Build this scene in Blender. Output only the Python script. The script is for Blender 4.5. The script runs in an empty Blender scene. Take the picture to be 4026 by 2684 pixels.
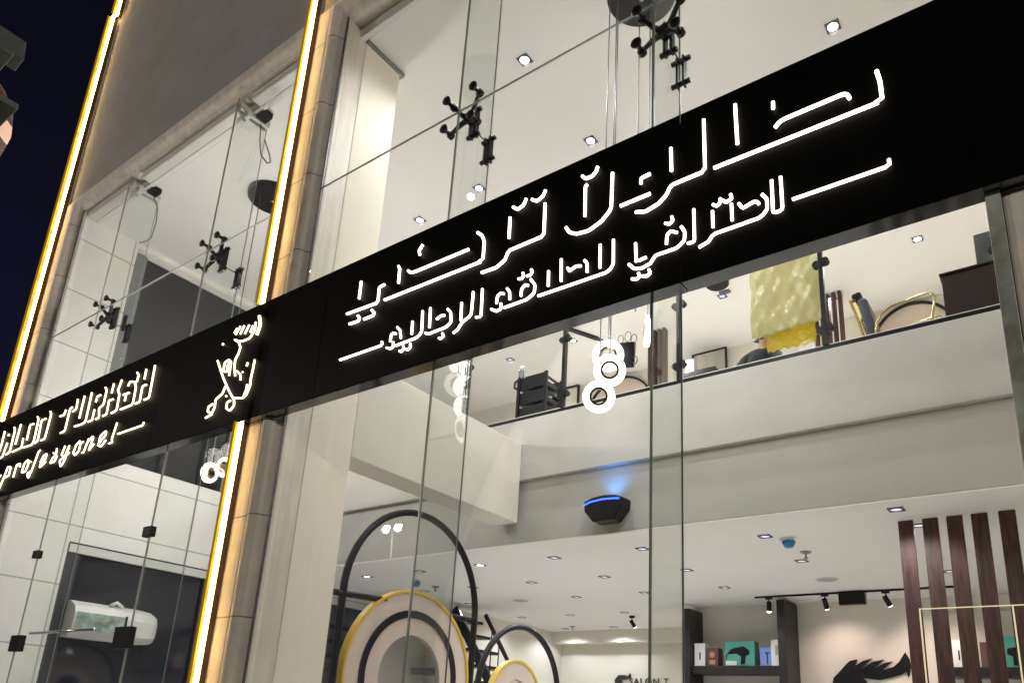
import bpy, bmesh, math, random
from mathutils import Vector, Matrix

random.seed(4)
SC = bpy.context.scene
COL = SC.collection

# ------------------------------------------------------------------ camera
# world axes: X runs along the shop front (to the right), Y goes into the shop, Z is up.
CAM_Z = 1.6
cd = bpy.data.cameras.new("camera")
cam = bpy.data.objects.new("camera", cd)
COL.objects.link(cam)
cd.sensor_width = 36.0
cd.sensor_fit = 'HORIZONTAL'
cd.lens = 2992.0 / 4026.0 * 36.0
cd.shift_x = (2013.0 - 2085.0) / 4026.0
cd.shift_y = (1943.0 - 1342.0) / 4026.0
cd.clip_start = 0.05
cd.clip_end = 800
AX = Vector((0.80905828, 0.13098127, 0.5729473))
AY = Vector((0.58538381, -0.26657719, -0.76567774))
AZ = Vector((0.05244524, 0.95487199, -0.2923508))
cam.matrix_world = Matrix.Translation((0, 0, CAM_Z)) @ Matrix((AX, AY, AZ)).to_4x4()
SC.camera = cam

# ------------------------------------------------------------------ night sky, exposure
world = bpy.data.worlds.new("World")
SC.world = world
world.use_nodes = True
wn, wl = world.node_tree.nodes, world.node_tree.links
bg = wn["Background"]
tc = wn.new("ShaderNodeTexCoord")
sep = wn.new("ShaderNodeSeparateXYZ")
rmp = wn.new("ShaderNodeValToRGB")
rmp.color_ramp.elements[0].position = 0.0
rmp.color_ramp.elements[0].color = (0.009, 0.010, 0.030, 1)
rmp.color_ramp.elements[1].position = 0.75
rmp.color_ramp.elements[1].color = (0.0028, 0.0026, 0.0055, 1)
wl.new(tc.outputs["Generated"], sep.inputs[0])
wl.new(sep.outputs["Z"], rmp.inputs[0])
wl.new(rmp.outputs[0], bg.inputs[0])
bg.inputs[1].default_value = 1.0

SC.view_settings.view_transform = 'Standard'
SC.view_settings.look = 'None'
SC.view_settings.exposure = -0.1
SC.view_settings.gamma = 1.0
SC.cycles.use_denoising = True
SC.cycles.max_bounces = 9
SC.cycles.diffuse_bounces = 5
SC.cycles.transparent_max_bounces = 40
SC.cycles.caustics_reflective = False
SC.cycles.caustics_refractive = False
SC.cycles.sample_clamp_indirect = 6.0
SC.cycles.filter_width = 1.5


# ------------------------------------------------------------------ helpers
def lamp(name, kind, loc, power, color=(1, 1, 1), target=None, size=0.06, spot=150, blend=0.6):
    d = bpy.data.lights.new(name, kind)
    d.energy = power
    d.color = color
    if kind == 'SPOT':
        d.spot_size = math.radians(spot)
        d.spot_blend = blend
    d.shadow_soft_size = size
    o = bpy.data.objects.new(name, d)
    o.location = loc
    t = Vector(target) if target is not None else Vector(loc) + Vector((0, 0, -1))
    o.rotation_euler = (t - Vector(loc)).to_track_quat('-Z', 'Y').to_euler()
    COL.objects.link(o)
    return o


class MB:
    """collects shapes and links them as one mesh object"""
    def __init__(s):
        s.bm = bmesh.new()

    def box(s, x0, x1, y0, y1, z0, z1):
        v = [s.bm.verts.new((x, y, z)) for x in (x0, x1) for y in (y0, y1) for z in (z0, z1)]
        for f in ((0, 1, 3, 2), (4, 6, 7, 5), (0, 4, 5, 1), (2, 3, 7, 6), (0, 2, 6, 4), (1, 5, 7, 3)):
            s.bm.faces.new([v[i] for i in f])
        return s

    def obox(s, c, ux, uy, uz):
        """oriented box: centre and three half-axis vectors"""
        c, ux, uy, uz = map(Vector, (c, ux, uy, uz))
        v = [s.bm.verts.new(c + ux * i + uy * j + uz * k) for i in (-1, 1) for j in (-1, 1) for k in (-1, 1)]
        for f in ((0, 1, 3, 2), (4, 6, 7, 5), (0, 4, 5, 1), (2, 3, 7, 6), (0, 2, 6, 4), (1, 5, 7, 3)):
            s.bm.faces.new([v[i] for i in f])
        return s

    def tube(s, pts, r, n=8, closed=False, cap=True, flat=None):
        pts = [Vector(p) for p in pts]
        m = len(pts)
        rr = r if isinstance(r, (list, tuple)) else [r] * m
        rings = []
        prev = None
        for i, p in enumerate(pts):
            if closed:
                t = (pts[(i + 1) % m] - pts[i - 1])
            else:
                t = pts[min(i + 1, m - 1)] - pts[max(i - 1, 0)]
            t.normalize()
            if prev is None:
                a = Vector((0, 0, 1)) if abs(t.z) < .9 else Vector((1, 0, 0))
                u = t.cross(a).normalized()
            else:
                u = (prev - t * prev.dot(t)).normalized()
            prev = u
            w = t.cross(u)
            rings.append([s.bm.verts.new(p + (u * math.cos(k * 2 * math.pi / n) + w * math.sin(k * 2 * math.pi / n)) * rr[i]) for k in range(n)])
        for i in range(m if closed else m - 1):
            a, b = rings[i], rings[(i + 1) % m]
            for k in range(n):
                s.bm.faces.new((a[k], a[(k + 1) % n], b[(k + 1) % n], b[k]))
        if cap and not closed:
            s.bm.faces.new(list(reversed(rings[0])))
            s.bm.faces.new(rings[-1])
        return s

    def cyl(s, a, b, r, n=16, r2=None):
        return s.tube([a, b], [r, r if r2 is None else r2], n)

    def prism(s, poly, fn0, fn1):
        """poly of 2-D points; fn0/fn1 map a 2-D point to the near and far 3-D point"""
        a = [s.bm.verts.new(fn0(p)) for p in poly]
        b = [s.bm.verts.new(fn1(p)) for p in poly]
        n = len(poly)
        s.bm.faces.new(a)
        s.bm.faces.new(list(reversed(b)))
        for i in range(n):
            s.bm.faces.new((a[i], b[i], b[(i + 1) % n], a[(i + 1) % n]))
        return s

    def ring(s, outer, inner, d, closed=True):
        """flat ring between two loops of 3-D points, thickness vector d"""
        d = Vector(d)
        n = len(outer)
        o0 = [s.bm.verts.new(p) for p in outer]
        i0 = [s.bm.verts.new(p) for p in inner]
        o1 = [s.bm.verts.new(Vector(p) + d) for p in outer]
        i1 = [s.bm.verts.new(Vector(p) + d) for p in inner]
        for k in range(n if closed else n - 1):
            j = (k + 1) % n
            s.bm.faces.new((o0[k], o0[j], i0[j], i0[k]))
            s.bm.faces.new((o1[j], o1[k], i1[k], i1[j]))
            s.bm.faces.new((o0[j], o0[k], o1[k], o1[j]))
            s.bm.faces.new((i0[k], i0[j], i1[j], i1[k]))
        if not closed:
            s.bm.faces.new((o0[0], i0[0], i1[0], o1[0]))
            s.bm.faces.new((o0[-1], o1[-1], i1[-1], i0[-1]))
        return s

    def lathe(s, prof, c, axis='z', n=24):
        """prof: (radius, height) pairs turned round an axis through c"""
        c = Vector(c)
        rings = []
        for r, h in prof:
            ring = []
            for k in range(n):
                a = 2 * math.pi * k / n
                p = {'z': (r * math.cos(a), r * math.sin(a), h), 'y': (r * math.cos(a), h, r * math.sin(a)),
                     'x': (h, r * math.cos(a), r * math.sin(a))}[axis]
                ring.append(s.bm.verts.new(c + Vector(p)))
            rings.append(ring)
        for a, b in zip(rings, rings[1:]):
            for k in range(n):
                s.bm.faces.new((a[k], a[(k + 1) % n], b[(k + 1) % n], b[k]))
        s.bm.faces.new(list(reversed(rings[0])))
        s.bm.faces.new(rings[-1])
        return s

    def build(s, name, mat, parent=None, bevel=0, smooth=False, loc=None):
        bmesh.ops.recalc_face_normals(s.bm, faces=s.bm.faces[:])
        me = bpy.data.meshes.new(name)
        s.bm.to_mesh(me)
        s.bm.free()
        if smooth:
            for p in me.polygons:
                p.use_smooth = True
        o = bpy.data.objects.new(name, me)
        COL.objects.link(o)
        me.materials.append(mat)
        if parent is not None:
            o.parent = parent
            if parent.type == 'EMPTY':
                o.matrix_parent_inverse = Matrix.Translation(-Vector(parent.location))
        if bevel:
            b = o.modifiers.new("bevel", 'BEVEL')
            b.width = bevel
            b.segments = 2
            b.limit_method = 'ANGLE'
            b.angle_limit = math.radians(40)
        return o


def thing(name, label, cat, loc=(0, 0, 0), group=None):
    o = bpy.data.objects.new(name, None)
    o.empty_display_size = 0.1
    o.location = loc
    COL.objects.link(o)
    o['label'] = label
    o['category'] = cat
    if group:
        o['group'] = group
    return o


def tag(o, label, cat, group=None):
    o['label'] = label
    o['category'] = cat
    if group:
        o['group'] = group
    return o


def dup(root, loc, label, group=None):
    r = root.copy()
    COL.objects.link(r)
    r.location = loc
    r['label'] = label
    if group:
        r['group'] = group
    for ch in list(root.children):
        c = ch.copy()
        COL.objects.link(c)
        c.parent = r
        c.matrix_parent_inverse = ch.matrix_parent_inverse.copy()
        for g in ch.children:
            d = g.copy()
            COL.objects.link(d)
            d.parent = c
    return r


# ------------------------------------------------------------------ materials
def mat(name, color, rough=0.5, metal=0.0, var=0.0, scale=3.0, bump=0.0, bscale=60.0, emis=None, estr=0.0, spec=0.5, coat=0.0):
    m = bpy.data.materials.new(name)
    m.use_nodes = True
    nt = m.node_tree
    p = nt.nodes["Principled BSDF"]
    p.inputs["Base Color"].default_value = (*color, 1)
    p.inputs["Roughness"].default_value = rough
    p.inputs["Metallic"].default_value = metal
    p.inputs["Specular IOR Level"].default_value = spec
    p.inputs["Coat Weight"].default_value = coat
    tco = nt.nodes.new("ShaderNodeTexCoord")
    if var:
        n = nt.nodes.new("ShaderNodeTexNoise")
        n.inputs["Scale"].default_value = scale
        n.inputs["Detail"].default_value = 7
        n.inputs["Roughness"].default_value = 0.62
        nt.links.new(tco.outputs["Object"], n.inputs["Vector"])
        mr = nt.nodes.new("ShaderNodeMapRange")
        mr.inputs["From Min"].default_value = 0.25
        mr.inputs["From Max"].default_value = 0.75
        mr.inputs["To Min"].default_value = 1 - var
        mr.inputs["To Max"].default_value = 1 + var * 0.6
        nt.links.new(n.outputs["Fac"], mr.inputs["Value"])
        mx = nt.nodes.new("ShaderNodeVectorMath")
        mx.operation = 'SCALE'
        mx.inputs[0].default_value = color
        nt.links.new(mr.outputs[0], mx.inputs["Scale"])
        nt.links.new(mx.outputs[0], p.inputs["Base Color"])
    if bump:
        n2 = nt.nodes.new("ShaderNodeTexNoise")
        n2.inputs["Scale"].default_value = bscale
        n2.inputs["Detail"].default_value = 5
        nt.links.new(tco.outputs["Object"], n2.inputs["Vector"])
        b = nt.nodes.new("ShaderNodeBump")
        b.inputs["Strength"].default_value = bump
        b.inputs["Distance"].default_value = 0.02
        nt.links.new(n2.outputs["Fac"], b.inputs["Height"])
        nt.links.new(b.outputs[0], p.inputs["Normal"])
    if emis:
        p.inputs["Emission Color"].default_value = (*emis, 1)
        p.inputs["Emission Strength"].default_value = estr
    return m


def joint_mat(name, color, rough, zstep, zoff, ystep=None, yoff=0.0, width=0.012, dark=0.45, var=0.10, scale=4.0, axis='Y'):
    """stone or tile with dark joints every zstep metres of height (and ystep along the wall)"""
    m = mat(name, color, rough, var=var, scale=scale, bump=0.15, bscale=35)
    nt = m.node_tree
    p = nt.nodes["Principled BSDF"]
    src = p.inputs["Base Color"].links[0].from_socket
    geo = nt.nodes.new("ShaderNodeNewGeometry")
    sp = nt.nodes.new("ShaderNodeSeparateXYZ")
    nt.links.new(geo.outputs["Position"], sp.inputs[0])

    def line(sock, step, off):
        a = nt.nodes.new("ShaderNodeMath"); a.operation = 'SUBTRACT'
        nt.links.new(sock, a.inputs[0]); a.inputs[1].default_value = off
        w = nt.nodes.new("ShaderNodeMath"); w.operation = 'PINGPONG'
        nt.links.new(a.outputs[0], w.inputs[0]); w.inputs[1].default_value = step / 2
        c = nt.nodes.new("ShaderNodeMath"); c.operation = 'LESS_THAN'
        nt.links.new(w.outputs[0], c.inputs[0]); c.inputs[1].default_value = width / 2
        return c.outputs[0]
    f = line(sp.outputs["Z"], zstep, zoff)
    if ystep:
        g = line(sp.outputs[axis], ystep, yoff)
        mxx = nt.nodes.new("ShaderNodeMath"); mxx.operation = 'MAXIMUM'
        nt.links.new(f, mxx.inputs[0]); nt.links.new(g, mxx.inputs[1])
        f = mxx.outputs[0]
    mix = nt.nodes.new("ShaderNodeMix"); mix.data_type = 'RGBA'
    nt.links.new(f, mix.inputs["Factor"])
    nt.links.new(src, mix.inputs["A"])
    mix.inputs["B"].default_value = (color[0] * dark, color[1] * dark, color[2] * dark, 1)
    nt.links.new(mix.outputs["Result"], p.inputs["Base Color"])
    return m


def glass_mat(name, tint, refl=1.0, rough=0.0, ior=1.45, wave=0.0):
    m = bpy.data.materials.new(name)
    m.use_nodes = True
    nt = m.node_tree
    nt.nodes.remove(nt.nodes["Principled BSDF"])
    out = nt.nodes["Material Output"]
    tr = nt.nodes.new("ShaderNodeBsdfTransparent")
    tr.inputs[0].default_value = (*tint, 1)
    gl = nt.nodes.new("ShaderNodeBsdfGlossy")
    gl.inputs["Roughness"].default_value = rough
    fr = nt.nodes.new("ShaderNodeFresnel")
    fr.inputs["IOR"].default_value = ior
    mlt = nt.nodes.new("ShaderNodeMath"); mlt.operation = 'MULTIPLY'
    nt.links.new(fr.outputs[0], mlt.inputs[0]); mlt.inputs[1].default_value = refl
    mix = nt.nodes.new("ShaderNodeMixShader")
    nt.links.new(mlt.outputs[0], mix.inputs[0])
    nt.links.new(tr.outputs[0], mix.inputs[1])
    nt.links.new(gl.outputs[0], mix.inputs[2])
    nt.links.new(mix.outputs[0], out.inputs[0])
    return m


def glow(name, color, strength):
    m = bpy.data.materials.new(name)
    m.use_nodes = True
    nt = m.node_tree
    nt.nodes.remove(nt.nodes["Principled BSDF"])
    e = nt.nodes.new("ShaderNodeEmission")
    e.inputs[0].default_value = (*color, 1)
    e.inputs[1].default_value = strength
    nt.links.new(e.outputs[0], nt.nodes["Material Output"].inputs[0])
    return m


def wood_mat(name, c1, c2, rough=0.45, stretch=(14, 14, 1.2)):
    m = mat(name, c1, rough)
    nt = m.node_tree
    p = nt.nodes["Principled BSDF"]
    t = nt.nodes.new("ShaderNodeTexCoord")
    mp = nt.nodes.new("ShaderNodeMapping")
    mp.inputs["Scale"].default_value = stretch
    n = nt.nodes.new("ShaderNodeTexNoise")
    n.inputs["Scale"].default_value = 2.2
    n.inputs["Detail"].default_value = 9
    n.inputs["Distortion"].default_value = 0.8
    r = nt.nodes.new("ShaderNodeValToRGB")
    r.color_ramp.elements[0].position = 0.32
    r.color_ramp.elements[0].color = (*c1, 1)
    r.color_ramp.elements[1].position = 0.7
    r.color_ramp.elements[1].color = (*c2, 1)
    nt.links.new(t.outputs["Object"], mp.inputs[0])
    nt.links.new(mp.outputs[0], n.inputs["Vector"])
    nt.links.new(n.outputs["Fac"], r.inputs[0])
    nt.links.new(r.outputs[0], p.inputs["Base Color"])
    return m


M = {}
M['plaster'] = mat('white_plaster', (0.46, 0.45, 0.415), 0.85, var=0.08, scale=1.6, bump=0.12, bscale=90)
M['wall_paint'] = mat('cream_wall_paint', (0.72, 0.685, 0.60), 0.8, var=0.05, scale=0.9, bump=0.10, bscale=90)
M['lit_pier_paint'] = mat('lit_cream_paint', (0.86, 0.81, 0.68), 0.8, var=0.04, scale=0.9, bump=0.10, bscale=90)  # paler copy of the wall paint; the pier's stronger light is in the colour
M['ceiling'] = mat('ceiling_paint', (0.82, 0.805, 0.785), 0.9, var=0.035, scale=0.7, bump=0.08, bscale=90)
M['grey_render'] = mat('grey_render', (0.29, 0.283, 0.275), 0.95, var=0.16, scale=1.6, bump=0.5, bscale=55)
M['stone'] = joint_mat('limestone_cladding', (0.60, 0.56, 0.49), 0.7, 0.98, 2.44, var=0.16, scale=5.0, width=0.014, dark=0.35)
M['marble'] = mat('pale_marble', (0.74, 0.68, 0.57), 0.5, var=0.12, scale=2.4, bump=0.05)
M['tile'] = joint_mat('large_white_wall_tile', (0.84, 0.83, 0.79), 0.4, 0.955, 2.40, 2.0, 7.11, width=0.022, dark=0.5, var=0.05)
M['floor'] = mat('pale_floor_tile', (0.72, 0.69, 0.64), 0.35, var=0.08, scale=2)
M['asphalt'] = mat('asphalt', (0.05, 0.05, 0.052), 0.9, var=0.3, scale=8, bump=0.6, bscale=120)
M['paving'] = mat('pavement_tile', (0.30, 0.28, 0.25), 0.8, var=0.15, scale=5)
M['black_panel'] = mat('black_acrylic', (0.003, 0.003, 0.003), 0.42, var=0.3, scale=1.5, spec=0.04)
M['black_soffit'] = mat('black_gloss_sheet', (0.012, 0.012, 0.012), 0.10, var=0.2, scale=3, spec=1.0)
M['black_metal'] = mat('black_metal', (0.007, 0.007, 0.0075), 0.4, var=0.3, scale=20, spec=0.25)
M['dark_steel'] = mat('dark_steel_tube', (0.014, 0.013, 0.013), 0.42, var=0.25, scale=12, spec=0.3)
M['chrome'] = mat('brushed_steel', (0.6, 0.6, 0.6), 0.22, metal=1.0)
M['white_metal'] = mat('white_powder_coat', (0.74, 0.73, 0.70), 0.45, var=0.08, scale=4)
M['glass'] = glass_mat('clear_glass', (0.985, 0.99, 0.985), 0.32)
M['fin_glass'] = glass_mat('green_tinted_glass', (0.972, 0.985, 0.974), 0.16)
M['rail_glass'] = glass_mat('railing_glass', (0.98, 0.985, 0.98), 0.06)
M['joint'] = mat('grey_green_silicone', (0.16, 0.19, 0.165), 0.35, var=0.25, scale=6)
M['joint_pale'] = mat('grey_silicone', (0.30, 0.31, 0.29), 0.4, var=0.25, scale=6)
M['dark_glass'] = mat('dark_window_glass', (0.020, 0.021, 0.026), 0.06, var=0.3, scale=1.1, spec=0.9)
M['grey_frame'] = mat('grey_aluminium', (0.22, 0.225, 0.23), 0.35, var=0.1, scale=6)
M['letter'] = glow('letter_light', (1.0, 0.90, 0.74), 6.0)
M['letter_warm'] = glow('warm_letter_light', (1.0, 0.84, 0.52), 3.6)
M['strip_core'] = glow('strip_core_light', (1.0, 0.62, 0.24), 19.0)
M['strip_halo'] = glow('strip_halo_light', (1.0, 0.74, 0.06), 1.15)  # halo beside the strip given its own emitting colour
M['strip_outer_halo'] = glow('strip_outer_halo_light', (1.0, 0.42, 0.01), 0.30)
M['bronze'] = mat('bronze_channel', (0.10, 0.055, 0.03), 0.5, var=0.2, scale=8)
M['thin_ring'] = glow('thin_ring_light', (1.0, 0.97, 0.80), 1.05)
M['dark_frame'] = mat('dark_aluminium', (0.055, 0.056, 0.06), 0.35, var=0.2, scale=6)
M['ring_light'] = glow('ring_diffuser_light', (1.0, 0.96, 0.88), 4.5)
M['lens'] = glow('downlight_lens', (1.0, 0.97, 0.95), 22.0)
M['lens_dim'] = glow('dim_downlight_lens', (0.78, 0.84, 1.0), 1.25)
M['bezel'] = mat('grey_downlight_bezel', (0.09, 0.09, 0.13), 0.5, var=0.15, scale=30)
M['walnut'] = wood_mat('walnut', (0.026, 0.011, 0.008), (0.10, 0.040, 0.025), 0.62)
M['dark_wood'] = wood_mat('dark_stained_wood', (0.006, 0.005, 0.0045), (0.022, 0.016, 0.013), stretch=(1.5, 10, 10))
M['brown_cab'] = mat('dark_brown_laminate', (0.026, 0.015, 0.012), 0.6, var=0.2, scale=8, spec=0.15)
M['gold'] = mat('polished_gold', (0.62, 0.50, 0.26), 0.22, metal=1.0)
M['yellow_trim'] = mat('yellow_trim', (0.70, 0.47, 0.05), 0.4, var=0.1, scale=5)
M['beige_panel'] = mat('beige_pink_panel', (0.66, 0.55, 0.47), 0.7, var=0.06, scale=3, bump=0.1)
M['leather'] = mat('blue_grey_leather', (0.045, 0.05, 0.065), 0.5, var=0.2, scale=14, bump=0.2)
M['black_plastic'] = mat('black_plastic', (0.006, 0.006, 0.0065), 0.42, var=0.3, scale=9, spec=0.3)
M['white_box'] = mat('white_card', (0.78, 0.77, 0.74), 0.55, var=0.05, scale=9)
M['teal_box'] = mat('teal_card', (0.09, 0.36, 0.29), 0.5, var=0.08, scale=9)
M['blue_box'] = mat('blue_card', (0.20, 0.32, 0.72), 0.5, var=0.15, scale=20)
M['brown_box'] = mat('brown_card', (0.12, 0.05, 0.04), 0.5, var=0.3, scale=20)
M['skin_print'] = mat('skin_tone_print', (0.50, 0.25, 0.17), 0.6, var=0.2, scale=30)
M['blue_plastic'] = mat('blue_cap_plastic', (0.03, 0.20, 0.42), 0.35, var=0.15, scale=12)
M['grey_disc'] = mat('grey_grille', (0.42, 0.41, 0.40), 0.6, var=0.1, scale=60)
M['brass'] = mat('sprinkler_metal', (0.30, 0.27, 0.24), 0.4, metal=0.6)
M['grout'] = mat('white_frame', (0.66, 0.65, 0.62), 0.5, var=0.04, scale=4)
M['cable'] = mat('grey_cable', (0.13, 0.13, 0.13), 0.5)
M['blue_led'] = glow('blue_led', (0.03, 0.09, 1.0), 5.0)
M['warm_line'] = glow('warm_led_line', (1.0, 0.86, 0.5), 0.85)
M['street_lens'] = glow('street_lamp_lens', (1.0, 0.93, 0.85), 380.0)
for k_ in ('strip_core', 'strip_halo'):
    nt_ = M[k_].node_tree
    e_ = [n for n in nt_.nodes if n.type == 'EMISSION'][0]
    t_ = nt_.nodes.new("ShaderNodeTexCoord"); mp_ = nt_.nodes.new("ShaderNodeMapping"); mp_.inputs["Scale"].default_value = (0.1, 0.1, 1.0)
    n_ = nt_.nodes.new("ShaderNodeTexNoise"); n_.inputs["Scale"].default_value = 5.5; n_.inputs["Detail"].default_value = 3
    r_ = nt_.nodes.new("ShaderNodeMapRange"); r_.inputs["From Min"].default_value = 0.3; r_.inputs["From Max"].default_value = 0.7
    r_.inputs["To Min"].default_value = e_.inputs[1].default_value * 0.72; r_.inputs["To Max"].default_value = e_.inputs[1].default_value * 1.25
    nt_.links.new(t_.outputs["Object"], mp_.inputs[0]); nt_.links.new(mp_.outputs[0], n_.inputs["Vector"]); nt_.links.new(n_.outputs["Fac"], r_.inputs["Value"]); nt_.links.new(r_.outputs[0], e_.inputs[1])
# rain streaks on the stone
for k_ in ('stone', 'marble'):
    nt_ = M[k_].node_tree
    p_ = nt_.nodes["Principled BSDF"]
    src_ = p_.inputs["Base Color"].links[0].from_socket
    g_ = nt_.nodes.new("ShaderNodeNewGeometry"); mp_ = nt_.nodes.new("ShaderNodeMapping"); mp_.inputs["Scale"].default_value = (7.0, 7.0, 0.55)
    n_ = nt_.nodes.new("ShaderNodeTexNoise"); n_.inputs["Scale"].default_value = 1.6; n_.inputs["Detail"].default_value = 6
    r_ = nt_.nodes.new("ShaderNodeMapRange"); r_.inputs["From Min"].default_value = 0.35; r_.inputs["From Max"].default_value = 0.68
    r_.inputs["To Min"].default_value = 1.05; r_.inputs["To Max"].default_value = 0.84
    v_ = nt_.nodes.new("ShaderNodeVectorMath"); v_.operation = 'SCALE'
    nt_.links.new(g_.outputs["Position"], mp_.inputs[0]); nt_.links.new(mp_.outputs[0], n_.inputs["Vector"]); nt_.links.new(n_.outputs["Fac"], r_.inputs["Value"])
    nt_.links.new(src_, v_.inputs[0]); nt_.links.new(r_.outputs[0], v_.inputs["Scale"]); nt_.links.new(v_.outputs[0], p_.inputs["Base Color"])
M['mirror'] = mat('mirror', (0.75, 0.75, 0.74), 0.03, metal=1.0)
# fix joint spacings measured on the building
# ------------------------------------------------------------------ ground outside
o = MB().box(-60, 40, -60, 4.05, -0.2, 0.0).build('road', M['asphalt']); o['kind'] = 'structure'
o = MB().box(-30, 20, 0.2, 4.05, 0.0, 0.14).build('pavement', M['paving'], bevel=0.02); o['kind'] = 'structure'

# ------------------------------------------------------------------ the shop building
B = thing('shop_building', 'two storey stone shop front with two tall glazed bays and a lit white interior', 'building', (-6.7, 4.1, 0))
XL, XP0, XR0, XR1 = -12.95, -7.10, -6.25, -0.16      # left bay from XL to XP0, right bay from XR0 to XR1
YG = 4.2                                             # glass plane
YB = 8.09                                            # balcony front
YK = 14.08                                           # back wall
ZC = 9.55                                            # upper ceiling
ZG = 4.03                                            # lower ceiling
HEAD = 9.62

# floors and ceilings
MB().box(-13.2, 0.79, 4.22, 17.3, -0.15, 0.02).build('floor', M['floor'], B)
MB().box(-13.2, 0.615, 4.50, 14.3, ZC, ZC + 0.25).build('upper_ceiling', M['ceiling'], B)
MB().box(-13.2, 0.615, YB + 0.12, 17.3, ZG, ZG + 0.3).build('lower_ceiling', M['ceiling'], B)
MB().box(-13.2, 0.615, YB + 0.14, 14.3, 4.75, 5.0).build('mezzanine_floor', M['floor'], B)
# plaster drop between the window head and the ceiling, with a stepped shadow line
MB().box(XL, XR1, 4.24, 4.44, HEAD + 0.02, HEAD + 0.3).build('window_head_lining', M['marble'], B)
MB().box(XL, XR1, 4.40, 4.47, 9.50, HEAD + 0.03).box(XL, XR1, 4.475, 4.497, 9.555, HEAD + 0.03).build('ceiling_moulding', M['ceiling'], B, bevel=0.006)

# balcony front: upstand, stepped lower fascia
bal = MB()
bal.box(-12.95, 0.61, YB, YB + 0.14, 4.92, 5.85)
bal.box(-12.95, 0.61, YB + 0.075, YB + 0.14, ZG, 4.9205)
bal.build('balcony_front', M['plaster'], B, bevel=0.012)
MB().box(-12.94, 0.60, YB + 0.07, YB + 0.12, ZG - 0.018, ZG - 0.002).build('ceiling_edge_bead', M['ceiling'], B)

# beam between the two bays
MB().box(-6.65, XR0, 5.07, YB - 0.002, 4.30, 5.47).build('dividing_beam', M['wall_paint'], B, bevel=0.012)
# pier behind the middle pillar, full height
MB().box(-7.08, XR0, 4.50, 5.07, 0.0, ZC).build('pier', M['lit_pier_paint'], B, bevel=0.01)
MB().box(-7.09, XR0 + 0.004, 4.215, 4.36, 0.0, HEAD).box(-7.085, XR0 - 0.004, 4.361, 4.499, 0.0, HEAD).build('pier_lining', M['marble'], B, bevel=0.006)
MB().box(-7.06, XR0 + 0.03, 4.50, 5.12, 9.50, 9.545).build('pier_cornice', M['grey_frame'], B)

# left side wall: tiled, with tall dark windows
MB().box(-13.2, XL, 4.24, 5.17, 0, 9.75).box(-13.2, XL, 5.17, 17.3, 4.03, 5.53).box(-13.2, XL, 5.17, 17.3, 9.36, 9.75).build('tiled_wall', M['tile'], B)
for z0, z1 in ((5.53, 9.36), (0.0, 4.03)):
    w = MB().box(XL - 0.10, XL - 0.07, 5.17, 17.2, z0, z1).build('dark_window', M['dark_glass'], B)
    fm_ = M['grey_frame'] if z0 > 1 else M['dark_frame']
    MB().box(XL - 0.06, XL + 0.012, 5.172, 5.36, z0, z1 - 0.001).build('frame', fm_, w, bevel=0.004)
    for y in (7.55, 9.95, 12.35, 14.75):
        MB().box(XL - 0.06, XL - 0.005, y, y + 0.07, z0, z1 - 0.001).build('mullion', fm_, w, bevel=0.004)
MB().box(XL - 0.05, XL + 0.03, 5.18, 17.2, 3.88, 4.015).build('white_window_header', M['grout'], B, bevel=0.006)
MB().box(XL - 0.05, XL + 0.03, 5.18, 17.2, 9.375, 9.44).build('white_window_trim', M['grout'], B, bevel=0.006)

MB().box(XL + 0.014, XL + 0.06, 5.19, 5.235, 7.80, 8.10).build('window_handle', M['black_metal'], B, bevel=0.006)
MB().box(XL + 0.002, XL + 0.012, 5.18, 17.2, 4.018, 4.045).build('window_groove', M['dark_frame'], B)
# back walls and right side wall
MB().box(-6.30, 0.615, YK, YK + 0.2, 0.0, ZG).build('back_wall', M['wall_paint'], B)
MB().box(-13.2, 0.615, YK, YK + 0.2, 5.0, ZC).build('mezzanine_back_wall', M['wall_paint'], B)
MB().box(-6.50, -6.30, YK - 0.02, 17.0, 0.0, ZG).build('return_wall', M['wall_paint'], B)
MB().box(-13.2, -6.5, 17.0, 17.2, 0.0, ZG).box(-12.9, -6.5, 16.55, 16.99, 3.72, ZG - 0.002).build('rear_wall', M['wall_paint'], B)
MB().box(-11.50, -11.40, 12.6, 17.0, 0.0, ZG).build('stair_wall', M['wall_paint'], B)
MB().box(0.62, 0.8, 4.44, 17.2, 0.0, 9.75).build('right_wall', M['wall_paint'], B)
MB().box(-13.2, 0.9, 4.43, 17.3, 9.95, 10.1).build('roof_slab', M['plaster'], B)

# ---- outside: grey rendered wall over the bays, stone pillars, moulded surrounds
g = MB()
g.box(-13.62, 2.6, 4.13, 4.42, HEAD + 0.24, 15.2)
g.build('upper_facade', M['grey_render'], B)
for x0, x1, y0 in ((-13.62, -13.19, 4.10), (-7.00, -6.49, 4.10), (-0.084, 1.9, 4.09)):
    MB().box(x0, x1, y0, 4.40, 0.0, HEAD + 0.24 if x0 < -8 else HEAD + 0.24).build('stone_pillar', M['stone'], B, bevel=0.015)


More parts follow.
